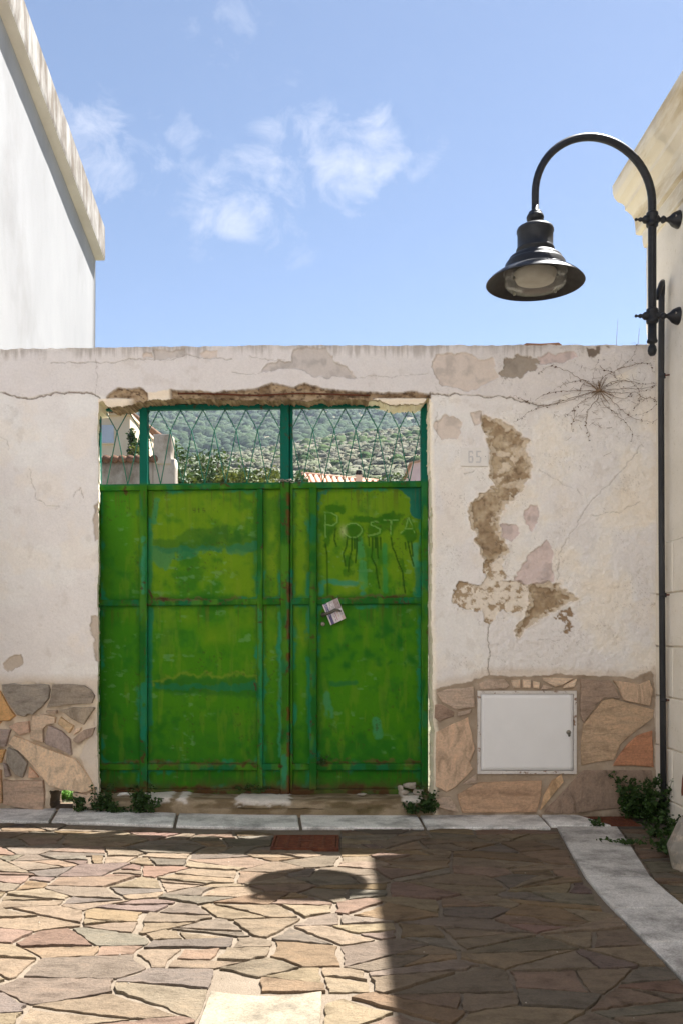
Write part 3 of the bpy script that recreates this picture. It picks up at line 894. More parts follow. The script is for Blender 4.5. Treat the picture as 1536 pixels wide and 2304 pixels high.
    c = mixc(c, lin(112, 94, 76), low * .6 * smooth(.3, .6, n2))
    # jamb arrises, worn to pale plaster
    od = opening_d(px, py)
    c = mixc(c, lin(230, 220, 200), smooth(12, 3, od) * (py > 905) * (px > 900) * .7)
    h -= smooth(7, 0, od) * (py > 905) * .005
    return c, h


def build_wall():
    root = thing('boundary_wall', (-.2, YW + .11, 0), 'weathered cream plaster wall with peeling patches and stone foot around the green gate', 'wall')
    st = 1.6
    xs = np.arange(-72, 1476.5, st); ys = np.arange(777, 1846, st)
    PX, PY = np.meshgrid(xs, ys, indexing='xy')
    C, Hh = wall_paint(PX, PY)
    ny, nx = PX.shape
    topz = np.interp(xs, [-72, 0, 215, 640, 960, 1180, 1476], [-10, -9, -6, -.5, -1, 0, 0.5]) + (fbm(xs / 16, xs * 0 + 3, 4, 111) - .5) * 5      # uneven coping line
    fade = smooth(860, 778, PY)
    X = (PX - 768) / S; Z = (1838 - PY + topz[None, :] * fade) / S; Y = YW - Hh
    cx = PX[:-1, :-1] + st / 2; cy = PY[:-1, :-1] + st / 2
    keep = opening_d(cx, cy) > 0
    idx = np.arange(ny * nx).reshape(ny, nx)
    a, b, c_, d = idx[:-1, :-1], idx[:-1, 1:], idx[1:, 1:], idx[1:, :-1]
    front = np.stack([a[keep], d[keep], c_[keep], b[keep]], -1)
    V = np.stack([X, Y, Z], -1).reshape(-1, 3); Cc = C.reshape(-1, 3)
    # side walls of openings and outer border, going back through the thickness
    padk = np.zeros((ny + 1, nx + 1), bool); padk[1:-1, 1:-1] = keep
    q = []
    k0 = padk[1:-1, 1:-1]
    for (dy, dx, e0, e1) in ((-1, 0, a, b), (1, 0, c_, d), (0, -1, d, a), (0, 1, b, c_)):
        nb = padk[1 + dy:ny + dy, 1 + dx:nx + dx]
        s = k0 & ~nb
        q.append(np.stack([e0[s], e1[s]], -1))
    E = np.concatenate(q)
    uv, inv = np.unique(E.ravel(), return_inverse=True); inv = inv.reshape(E.shape)
    layers = [.02, .06, .12, .175, .22]; n0 = len(V); allV = [V]; allC = [Cc]; side = []; prev = uv
    for li, t in enumerate(layers):
        P = V[uv].copy(); pxv = P[:, 0] * S + 768; pyv = 1838 - P[:, 2] * S
        P[:, 1] = YW + t
        isleft = (pxv > 180) & (pxv < 300) & (pyv > 920); isright = (pxv > 900) & (pxv < 1000) & (pyv > 920)
        P[:, 0] += np.where(isleft, -.045 * t / .22, 0) + np.where(isright, -.004 * t / .22, 0)
        under = (pyv > 860) & (pyv < 920) & (pxv > 236) & (pxv < 960)
        r = fbm(pxv / 9 + li * 3.3, P[:, 1] * 60, 3, 121) - .5
        P[:, 2] += np.where(under, r * .02 + t * .03, 0)
        P[:, 0] += np.where(isleft | isright, (fbm(pyv / 10, pyv * 0 + li, 3, 125) - .5) * .008, 0)
        col = np.broadcast_to(lin(222, 212, 192), P.shape).copy()
        ucol = mixc(np.broadcast_to(lin(120, 100, 78), P.shape), lin(160, 140, 115), smooth(-.1, .15, r))
        col = np.where(under[:, None] & ((pxv < 830) | (li < 1))[:, None], ucol, col)  # right end of the underside keeps cream, coloured as if lit
        hole = (pxv < 175) & (pyv > 1760) & (pyv < 1830); col = np.where(hole[:, None], lin(96, 82, 68), col)
        allV.append(P); allC.append(col)
        new = n0 + li * len(uv) + np.arange(len(uv)); 
        prevE = prev[inv]; newE = new[inv]
        side.append(np.stack([prevE[:, 1], prevE[:, 0], newE[:, 0], newE[:, 1]], -1)); prev = new
    V = np.concatenate(allV); Cc = np.concatenate(allC)
    Fc = np.concatenate([front] + side)
    used = np.unique(Fc); mp = np.full(len(V), -1); mp[used] = np.arange(len(used))
    o = mk('plaster', V[used], mp[Fc], M['plaster'], root, cols=Cc[used])
    sm = np.zeros(len(Fc), bool); sm[:len(front)] = True
    o.data.polygons.foreach_set('use_smooth', sm)
    # back of the wall
    xl, xr = (-72 - 768) / S, (1476 - 768) / S
    b1 = [(xl, (215 - 768) / S - .04, 0, 2.62), ((978 - 768) / S, xr, 0, 2.65), ((215 - 768) / S - .04, (978 - 768) / S, 2.375, 2.64)]
    parts = []
    for (p, q2, z0, z1) in b1:
        parts.append(([(p, YB - .001, z0), (q2, YB - .001, z0), (q2, YB - .001, z1), (p, YB - .001, z1)], [(3, 2, 1, 0)]))
    # leave the drain hole open on the back
    hx0, hx1, hz0, hz1 = (112 - 768) / S, (166 - 768) / S, (1838 - 1822) / S, (1838 - 1779) / S
    p, q2, z0, z1 = b1[0]
    parts[0] = merge([([(u0, YB - .001, w0), (u1, YB - .001, w0), (u1, YB - .001, w1), (u0, YB - .001, w1)], [(3, 2, 1, 0)]) for (u0, u1, w0, w1) in
                      ((p, hx0, z0, z1), (hx1, q2, z0, z1), (hx0, hx1, hz1, z1), (hx0, hx1, z0, hz0))])
    V2, F2 = merge(parts)
    ob = mk('back_face', V2, F2, M['plaster'], root, cols=np.broadcast_to(CREAM, (len(V2), 3)))
    # rusty reinforcement showing under the beam
    V3, F3 = tube([((p - 768) / S, YW + .012 + .004 * math.sin(p), (1838 - 886 - 2 * math.sin(p / 40)) / S) for p in range(400, 850, 18)], .005, 6)
    mk('reinforcing_bar', V3, F3, M['rust'], root, True)
    return root


wall = build_wall()

# stone cladding of the wall foot, one piece per stone
Z8 = lambda pts: [(x / 6.0625, 1500 + y / 6.0625) for x, y in pts]
Z5 = lambda pts: [(940 + x / 2.577, 1180 + y / 2.577) for x, y in pts]
TAN, BRN, GRY, OCH, LAV, RED = lin(204, 176, 144), lin(172, 148, 124), lin(152, 140, 123), lin(192, 146, 88), lin(164, 144, 130), lin(178, 122, 84)
LEFT = [
    ([(-160, 300), (20, 325), (120, 520), (225, 670), (150, 735), (40, 735), (-160, 700)], OCH, 1),
    ([(-500, 250), (-20, 240), (-10, 285), (-180, 290), (-190, 690), (-480, 640)], GRY, 0),
    ([(45, 240), (200, 225), (400, 240), (680, 240), (700, 310), (680, 430), (585, 555), (460, 650), (400, 640), (360, 680), (265, 660), (150, 500), (60, 340)], GRY, 0),
    ([(730, 240), (900, 235), (1160, 250), (1250, 310), (1305, 395), (1268, 495), (1190, 505), (900, 520), (655, 555), (710, 420)], lin(140, 126, 108), 0),
    ([(815, 592), (1000, 550), (1290, 548), (1312, 562), (1160, 785), (1000, 705)], lin(150, 134, 112), 1),
    ([(650, 592), (795, 592), (790, 640), (645, 620)], BRN, 0),
    ([(140, 812), (230, 762), (405, 742), (422, 895), (290, 932)], lin(186, 152, 124), 0),
    ([(455, 665), (600, 638), (775, 685), (765, 765), (665, 780), (598, 850), (605, 1030), (425, 985)], TAN, 0),
    ([(805, 770), (842, 680), (1025, 802), (965, 905)], lin(198, 166, 122), 0),
    ([(685, 795), (850, 868), (975, 985), (995, 1200), (645, 1055), (628, 1000)], LAV, 1),
    ([(1015, 930), (1052, 832), (1128, 824), (1108, 868)], TAN, 0),
    ([(1022, 972), (1160, 856), (1308, 824), (1278, 936), (1082, 1045), (1015, 1010)], lin(152, 130, 110), 1),
    ([(205, 935), (400, 1008), (1045, 1255), (1195, 1452), (1305, 1650), (1230, 1695), (1150, 1712), (705, 1632), (565, 1478), (295, 1160), (135, 1042)], lin(206, 176, 140), 1),
    ([(-220, 850), (165, 855), (98, 1088), (-220, 1108)], LAV, 0),
    ([(-200, 1124), (95, 1124), (38, 1308), (-200, 1338)], OCH, 0),
    ([(125, 1096), (250, 1146), (392, 1312), (328, 1512), (232, 1466), (104, 1300)], GRY, 1),
    ([(62, 1306), (106, 1324), (165, 1486), (92, 1506)], LAV, 0),
    ([(412, 1356), (545, 1506), (400, 1514)], lin(196, 156, 122), 0),
    ([(64, 1536), (300, 1545), (606, 1545), (625, 1700), (610, 1952), (350, 1925), (64, 1866)], lin(174, 146, 120), 0),
    ([(-160, 1370), (36, 1402), (46, 1855), (-160, 1880)], lin(190, 150, 104), 0),
    ([(1010, 1706), (1200, 1736), (1312, 1668), (1290, 1900), (1010, 1972)], lin(190, 164, 136), 0),
    ([(-200, 745), (40, 745), (-10, 810), (-200, 830)], OCH, 0),
    ([(-500, 700), (-215, 740), (-240, 1100), (-490, 1060)], TAN, 0), ([(-500, 1090), (-225, 1130), (-180, 1870), (-500, 1880)], BRN, 1),
]
RIGHT = [
    ([(104, 978), (160, 953), (318, 938), (326, 1058), (220, 1076), (132, 1028)], BRN, 0),
    ([(97, 1044), (130, 1040), (210, 1088), (205, 1112), (120, 1146), (93, 1120)], lin(146, 120, 98), 0),
    ([(228, 1088), (306, 1070), (298, 1094), (228, 1112)], BRN, 0),
    ([(103, 1202), (288, 1115), (306, 1200), (326, 1300), (298, 1380), (316, 1418), (208, 1526), (160, 1550), (98, 1516)], lin(196, 162, 128), 1),
    ([(352, 922), (400, 898), (500, 898), (528, 932), (508, 953), (352, 957)], BRN, 0),
    ([(534, 903), (588, 898), (588, 948), (547, 948)], TAN, 0), ([(602, 898), (652, 898), (648, 948), (602, 948)], TAN, 0), ([(662, 906), (702, 916), (698, 952), (664, 948)], TAN, 0),
    ([(718, 888), (820, 888), (895, 892), (830, 932), (790, 942), (722, 905)], TAN, 0), ([(722, 928), (776, 946), (740, 956), (708, 956)], BRN, 0), ([(842, 932), (916, 894), (902, 943), (834, 948)], TAN, 0),
    ([(934, 894), (1108, 904), (1146, 960), (1166, 1006), (1080, 998), (1030, 1036), (952, 1146), (934, 1100), (938, 950)], lin(150, 126, 104), 0),
    ([(1124, 904), (1280, 924), (1336, 904), (1354, 960), (1336, 1054), (1182, 1016), (1158, 950)], lin(182, 152, 120), 1),
    ([(953, 1154), (1060, 1024), (1120, 1005), (1180, 1024), (1364, 1073), (1356, 1120), (1258, 1196), (1168, 1276), (1128, 1366), (944, 1396), (938, 1250)], lin(176, 146, 112), 0),
    ([(1184, 1302), (1262, 1223), (1352, 1194), (1361, 1406), (1250, 1397), (1125, 1397)], RED, 0),
    ([(955, 1425), (1350, 1425), (1366, 1500), (1250, 1636), (860, 1676), (726, 1666), (852, 1532)], lin(134, 112, 92), 1),
    ([(724, 1572), (772, 1484), (828, 1446), (840, 1490), (704, 1654)], lin(194, 156, 112), 1),
    ([(224, 1564), (352, 1494), (714, 1484), (710, 1560), (686, 1666), (252, 1670)], lin(168, 134, 102), 0),
    ([(98, 1584), (180, 1574), (236, 1666), (150, 1648), (98, 1628)], BRN, 0), ([(262, 1500), (336, 1446), (340, 1498), (252, 1508)], BRN, 0),
]


def build_cladding():
    rnd = random.Random(31)
    for src, conv, proud in ((LEFT, Z8, .024), (RIGHT, Z5, .016)):
        for pts, col, diag in src:
            P = [((x - 768) / S, (1838 - y) / S) for x, y in conv(pts)]
            if area(P) < 0: P = P[::-1]
            P = roughen(P, .055, .003, rnd)
            hh = proud + rnd.uniform(-.003, .006)
            cx = sum(p[0] for p in P) / len(P); cz = sum(p[1] for p in P) / len(P)
            V, Fc = slab_mesh(P, lambda u, v, h: (u, YW - h, v), -.03, hh, .004, rnd, .02)
            o = mk('stone', V, Fc, M['clad2' if diag else 'clad'], wall, origin=(cx, YW, cz))
            k = rnd.uniform(1.3, 1.55); g_ = float(col.mean()); col = col * .88 + g_ * .12; o.color = (*(col * k * np.array((1.0, 1.03, 1.10))), 1)


build_cladding()

# ------------------------------------------------------------------ gate
TEAL = lin(12, 90, 74); YG1 = lin(94, 130, 14); MG = lin(52, 114, 8); DG = lin(24, 92, 20); DEEP = lin(14, 74, 24); RUSTC = lin(72, 46, 28); GRIME = lin(74, 66, 38)
CELLS = [(228, 317), (334, 580), (592, 632), (659, 697), (713, 946)]
ROWS = [(1101, 1347), (1361, 1718), (1732, 1775)]


def seg(pts, x, y, w, soft=2.0):
    return smooth(w + soft, max(w - soft, 0), sdl(pts, x, y))


def gate_paint(px, py):
    n1 = fbm(px / 60, py / 60, 5, 201); n2 = fbm(px / 18, py / 18, 4, 203); n3 = fbm(px / 5, py / 9, 3, 205)
    wx = px + (fbm(px / 14, py / 14, 4, 207) - .5) * 22; wy = py + (fbm(px / 14, py / 14, 4, 209) - .5) * 22
    wash = fbm(px / 13, py / 60, 4, 211)
    c = np.broadcast_to(YG1, px.shape + (3,)).copy()
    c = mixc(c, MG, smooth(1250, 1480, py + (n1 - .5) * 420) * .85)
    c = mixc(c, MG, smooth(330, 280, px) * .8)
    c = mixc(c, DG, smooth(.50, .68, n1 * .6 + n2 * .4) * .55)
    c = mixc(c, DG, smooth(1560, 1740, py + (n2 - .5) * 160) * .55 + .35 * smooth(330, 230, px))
    c = mixc(c, lin(122, 138, 40), smooth(.55, .72, wash) * .18)
    c = mixc(c, lin(110, 150, 96), smooth(.64, .74, fbm(px / 18, py / 11, 4, 213)) * smooth(.5, .62, fbm(px / 80, py / 80, 3, 215)) * .32)
    # inside each sheet: darker green and old turquoise creeping in from the frame
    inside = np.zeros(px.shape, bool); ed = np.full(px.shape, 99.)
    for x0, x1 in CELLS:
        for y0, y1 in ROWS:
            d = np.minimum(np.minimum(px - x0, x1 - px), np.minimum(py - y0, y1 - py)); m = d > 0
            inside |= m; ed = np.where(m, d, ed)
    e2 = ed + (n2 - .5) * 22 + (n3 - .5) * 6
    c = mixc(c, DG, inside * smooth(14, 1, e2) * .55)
    tmask = smooth(.48, .62, fbm(px / 50, py / 70, 3, 217))
    c = mixc(c, lin(30, 122, 88), inside * smooth(9, 1, e2) * tmask * .8)
    # frames
    fr = ~inside
    f = mixc(np.broadcast_to(lin(48, 100, 16), c.shape), lin(26, 88, 26), smooth(.45, .6, n1))
    f = mixc(f, lin(18, 100, 70), smooth(.54, .64, fbm(px / 26, py / 60, 4, 219)) * .5)
    f = mixc(f, lin(70, 116, 26), smooth(.55, .7, fbm(px / 20, py / 90, 3, 221)) * .7 * (py > 1090))
    f = mixc(f, TEAL, smooth(1094, 1082, py))
    c = np.where(fr[..., None], f, c)
    # particular marks
    D1 = [(345, 1208), (400, 1204), (425, 1192), (494, 1188), (500, 1178), (515, 1180), (518, 1196), (560, 1196), (578, 1206), (580, 1244), (540, 1240), (470, 1236), (400, 1240), (345, 1236)]
    c = mixc(c, DEEP * 1.15, smooth(2, -2, sdf(D1, wx, wy) * .5) * .5 * inside)
    T1 = [(340, 1228), (420, 1226), (500, 1228), (578, 1222), (580, 1240), (528, 1250), (515, 1244), (470, 1240), (420, 1258), (390, 1262), (372, 1282), (352, 1276), (340, 1250)]
    c = mixc(c, lin(16, 106, 82), smooth(2, -2, sdf(T1, wx, wy) * .6) * .5 * inside * smooth(.3, .5, n2 + .1))
    D2 = [(345, 1536), (400, 1523), (470, 1522), (500, 1530), (540, 1520), (580, 1530), (582, 1562), (520, 1568), (420, 1562), (350, 1556)]
    d2 = sdf(D2, wx, wy)
    c = mixc(c, DEEP * 1.2, smooth(4, -4, d2 * .6) * .55 * inside); c = mixc(c, lin(120, 130, 40), np.exp(-((d2 - 4) / 3.) ** 2) * .5 * inside * (py < 1545))
    c = mixc(c, lin(16, 100, 70), smooth(3, -2, sdf([(350, 1538), (470, 1540), (582, 1536), (582, 1552), (460, 1550), (350, 1548)], wx, wy)) * .55 * inside)
    TR = [(876, 1100), (948, 1100), (948, 1172), (932, 1168), (921, 1150), (919, 1122), (905, 1110)]
    c = mixc(c, lin(6, 92, 78), smooth(1.5, -1.5, sdf(TR, px + (wx - px) * .5, py + (wy - py) * .5)) * .9 * inside)
    c = mixc(c, lin(10, 104, 86), smooth(2, -2, sdf([(712, 1104), (745, 1104), (735, 1112), (720, 1116), (717, 1150), (712, 1150)], wx, wy)) * .7 * inside)
    for pts, w, col in (
        ([(722, 1336), (723, 1314), (736, 1309), (765, 1312), (797, 1313), (810, 1318), (815, 1335)], 5.5, lin(20, 122, 102)),
        ([(352, 1122), (348, 1170)], 6, lin(30, 120, 82)), ([(657, 1285), (656, 1340)], 3.5, lin(14, 108, 84)), ([(693, 1290), (692, 1340)], 3.5, lin(14, 108, 84)),
        ([(340, 1200), (337, 1330)], 5, lin(22, 112, 70)), ([(340, 1370), (336, 1500), (339, 1640)], 6, lin(14, 106, 80)), ([(326, 1210), (325, 1330)], 4, lin(50, 130, 96)),
        ([(327, 1540), (325, 1660)], 6, lin(20, 112, 90)), ([(585, 1370), (588, 1500), (590, 1700)], 4, lin(30, 120, 80)), ([(630, 1380), (630, 1700)], 3, lin(60, 140, 100)),
        ([(641, 1700), (642, 1780)], 6, lin(40, 124, 96)), ([(693, 1480), (697, 1660)], 4, lin(20, 112, 82)), ([(940, 1270), (938, 1340)], 6, lin(14, 106, 80)),
        ([(805, 1215), (815, 1270), (815, 1320)], 9, lin(60, 132, 70)), ([(866, 1230), (866, 1330)], 6, lin(44, 124, 56)), ([(935, 1230), (934, 1275)], 7, lin(50, 130, 96)),
        ([(735, 1565), (742, 1610)], 9, lin(60, 130, 84)), ([(845, 1625), (850, 1655)], 10, lin(60, 130, 84)), ([(580, 1290), (582, 1330)], 6, lin(14, 100, 60)),
        ([(745, 1540), (800, 1538)], 5, lin(16, 90, 50))):
        m = seg(pts, px + (wx - px) * .4, py + (wy - py) * .4, w, 2.5) * smooth(.25, .45, n2 + .08)
        c = mixc(c, col, m * .65)
    # soft overspray behind the lettering, then the letters with painted gloss, and their runs
    for x, y, rx, ry, k in ((752, 1146, 26, 12, .9), (735, 1180, 24, 30, .8), (797, 1198, 22, 20, .9), (840, 1172, 50, 12, .9), (842, 1196, 22, 16, .8), (875, 1180, 26, 26, .7), (921, 1206, 16, 18, .9), (885, 1165, 22, 10, .8),
                            (735, 1216, 8, 14, .8), (785, 1262, 12, 14, .7), (782, 1290, 10, 14, .7), (848, 1290, 7, 12, .6), (904, 1275, 9, 16, .7), (920, 1180, 14, 10, .5)):
        g = np.exp(-(((wx - x) / rx) ** 2 + ((wy - y) / ry) ** 2) * 1.1)
        c = mixc(c, lin(40, 92, 6), smooth(.25, .6, g) * k * .95 * inside)
    gloss_tint = lin(132, 168, 84)  # highlight of the glossy letters, painted in as pale strokes
    LET = [[(732, 1155), (733, 1184), (734, 1212)], [(733, 1156), (748, 1157), (760, 1166), (760, 1177), (750, 1185), (736, 1184)],
           [(795 + 20 * math.cos(t), 1197 + 16 * math.sin(t)) for t in np.linspace(0, 6.3, 20)],
           [(852, 1179), (843, 1176), (835, 1180), (836, 1186), (846, 1190), (856, 1195), (855, 1203), (843, 1208), (828, 1209)],
           [(864, 1174), (897, 1174)], [(880, 1175), (880, 1206)], [(903, 1205), (912, 1196), (921, 1170), (928, 1186), (933, 1204)], [(912, 1194), (930, 1194)]]
    for l in LET:
        dl = sdl(l, px, py)
        c = mixc(c, lin(52, 104, 14), smooth(4.2, 2.2, dl) * .75)
        c = mixc(c, gloss_tint, smooth(2.0, .6, sdl(l, px + 1.5 + (wx - px) * .18, py + 1.5 + (wy - py) * .18)) * .6 * smooth(.3, .55, n2 + .12))
    c = mixc(c, lin(170, 176, 120), np.exp(-(((px - 772) / 7) ** 2 + ((py - 1197) / 12) ** 2)) * .6)
    DR = [[(732, 1224), (736, 1250), (737, 1340)], [(755, 1192), (752, 1215), (757, 1230)], [(781, 1210), (779, 1232), (772, 1248), (777, 1274)], [(791, 1212), (791, 1238), (785, 1262), (783, 1288)],
          [(802, 1212), (802, 1240), (799, 1268)], [(829, 1212), (830, 1230)], [(837, 1212), (837, 1240), (835, 1256), (845, 1276), (848, 1300), (853, 1326)], [(844, 1212), (844, 1235)], [(848, 1212), (849, 1250), (850, 1258)],
          [(855, 1212), (856, 1238)], [(879, 1212), (883, 1236), (888, 1245), (893, 1262), (905, 1290), (908, 1318), (911, 1336)], [(911, 1224), (912, 1238)], [(917, 1222), (922, 1248), (930, 1276)], [(925, 1222), (928, 1254)], [(797, 1214), (797, 1236)]]
    for l in DR:
        c = mixc(c, lin(34, 72, 4), smooth(2.6, .9, sdl(l, px, py)) * .95)
    rb = random.Random(3)
    for k in range(26):                                   # dabs on the lower door sheet
        x, y = rb.uniform(730, 935), rb.uniform(1400, 1500); r = rb.uniform(4, 11)
        c = mixc(c, DG, np.exp(-(((wx - x) / r) ** 2 + ((wy - y) / (r * 1.3)) ** 2)) * .8 * inside)
    for k, g in enumerate(("9", "1", "6")):               # small stamped figures
        x = 437 + 11 * k
        L = {'9': [(x + 3, 1146), (x - 3, 1146), (x - 3, 1141), (x + 3, 1141), (x + 3, 1149), (x, 1151)], '1': [(x - 2, 1145), (x + 1, 1141), (x, 1151)], '6': [(x + 2, 1141), (x - 3, 1143), (x - 3, 1150), (x + 3, 1150), (x + 3, 1146), (x - 3, 1146)]}[g]
        c = mixc(c, lin(58, 66, 20), smooth(1.4, .4, sdl(L, px, py)) * .8)
    # dirt and rust along ledges, seams and the foot
    for y, x0, x1, w in ((1346, 337, 545, 4), (1346, 715, 940, 3), (1348, 592, 632, 2), (1717, 337, 580, 5), (1714, 228, 317, 3), (1714, 713, 946, 5), (1774, 228, 946, 7)):
        m = smooth(w + 2, 0, np.abs(wy - y + (n3 - .5) * 4)) * (px > x0) * (px < x1) * smooth(.36, .55, fbm(px / 30, py / 8, 3, 223) + .05)
        c = mixc(c, lin(92, 78, 44), m * .75); c = mixc(c, RUSTC, m * smooth(.52, .62, n2) * .9)
    c = mixc(c, GRIME, smooth(1745, 1778, py + (n2 - .5) * 26) * smooth(.32, .5, n1 + .08) * .7)
    c = mixc(c, RUSTC, smooth(1768, 1784, py + (n2 - .5) * 26) * smooth(.45, .55, n2) * .9)
    seam = smooth(6, 1, np.abs(px - 649 + (n3 - .5) * 7)) * smooth(.44, .54, fbm(px * 0 + 2, py / 22, 4, 225)) * (py > 1085)
    c = mixc(c, lin(92, 50, 26), seam * .85)
    for x, y, rx, ry in ((327, 1702, 5, 14), (643, 1405, 6, 4), (632, 1728, 7, 6), (340, 1335, 4, 14), (655, 1330, 6, 20), (576, 1545, 3, 8), (640, 1092, 5, 14), (680, 1093, 3, 8), (287, 1096, 4, 14), (506, 1092, 9, 4), (650, 1480, 2, 40)):
        c = mixc(c, RUSTC, smooth(.35, .6, np.exp(-(((wx - x) / rx) ** 2 + ((wy - y) / ry) ** 2))) * .9)
    ru = smooth(.66, .74, fbm(px / 7, py / 7, 4, 227)) * fr * smooth(.45, .6, fbm(px / 60, py / 60, 2, 229))
    c = mixc(c, RUSTC, ru * .8)
    chip = smooth(.70, .74, fbm(px / 4.5, py / 4.5, 4, 235)) * smooth(.48, .6, fbm(px / 45, py / 60, 3, 237))
    c = mixc(c, lin(58, 60, 24), chip * .55)
    led = np.zeros(px.shape)
    for y in (1103, 1361, 1732): led = np.maximum(led, smooth(70, 0, py - y) * (py > y))
    c = mixc(c, lin(78, 72, 26), led * smooth(.60, .76, fbm(px / 3.0, py / 140, 3, 239)) * .5)
    run = smooth(.62, .74, fbm(px / 3.2, py / 90, 3, 231)) * smooth(.5, .62, fbm(px / 40, py / 120, 2, 233))
    c = mixc(c, DEEP, run * .15)
    return c


def gate_xyz(px, py, y):
    """the gate hangs a touch out of level: its upper part climbs to the right"""
    w = smooth(1760, 1100, py)
    pyt = py - 8.5 * (px - 590) / 730 * w
    return (px - 768) * YG / F, np.broadcast_to(y, np.shape(px)), H + (YH - pyt) * YG / F


def plate(name, px0, px1, py0, py1, yf, yb, parent, step=2.2, dent=0.0, ragged=0.0, seed=0):
    """a painted metal plate: gridded front with turned-back edges"""
    nx = max(2, int((px1 - px0) / step) + 1); ny = max(2, int((py1 - py0) / step) + 1)
    PX, PY = np.meshgrid(np.linspace(px0, px1, nx), np.linspace(py0, py1, ny), indexing='xy')
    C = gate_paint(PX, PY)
    PYr = PY
    if ragged:
        PYr = PY - smooth(py1 - 14, py1, PY) * ragged * np.maximum(0, fbm(PX / 14, PX * 0 + seed, 4, 241) - .42) * 5
    X, Y, Z = gate_xyz(PX, PYr, yf)
    Y = Y + (fbm(PX / 55 + seed, PY / 55, 3, 243) - .5) * dent + (fbm(PX / 9, PY / 9, 3, 245) - .5) * .0010
    V = np.stack([X, Y, Z], -1).reshape(-1, 3)
    idx = np.arange(nx * ny).reshape(ny, nx)
    Fc = np.stack([idx[:-1, :-1], idx[1:, :-1], idx[1:, 1:], idx[:-1, 1:]], -1).reshape(-1, 4)
    rim = np.concatenate([idx[0, :-1], idx[:-1, -1], idx[-1, :0:-1], idx[:0:-1, 0]])
    B = V[rim].copy(); B[:, 1] = yb; n0 = len(V); k = len(rim)
    i = np.arange(k); j = (i + 1) % k
    Fs = np.stack([rim[j], rim[i], n0 + i, n0 + j], -1)[:, ::-1]
    corner = [0, nx - 1, nx - 1 + ny - 1, 2 * (nx - 1) + ny - 1]
    Fb = np.array([[n0 + corner[0], n0 + corner[1], n0 + corner[2], n0 + corner[3]]])
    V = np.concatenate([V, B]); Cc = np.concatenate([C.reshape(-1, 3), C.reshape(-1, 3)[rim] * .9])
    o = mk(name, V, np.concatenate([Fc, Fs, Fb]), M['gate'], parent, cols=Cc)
    sm = np.zeros(len(o.data.polygons), bool); sm[:len(Fc)] = True
    o.data.polygons.foreach_set('use_smooth', sm)
    return o


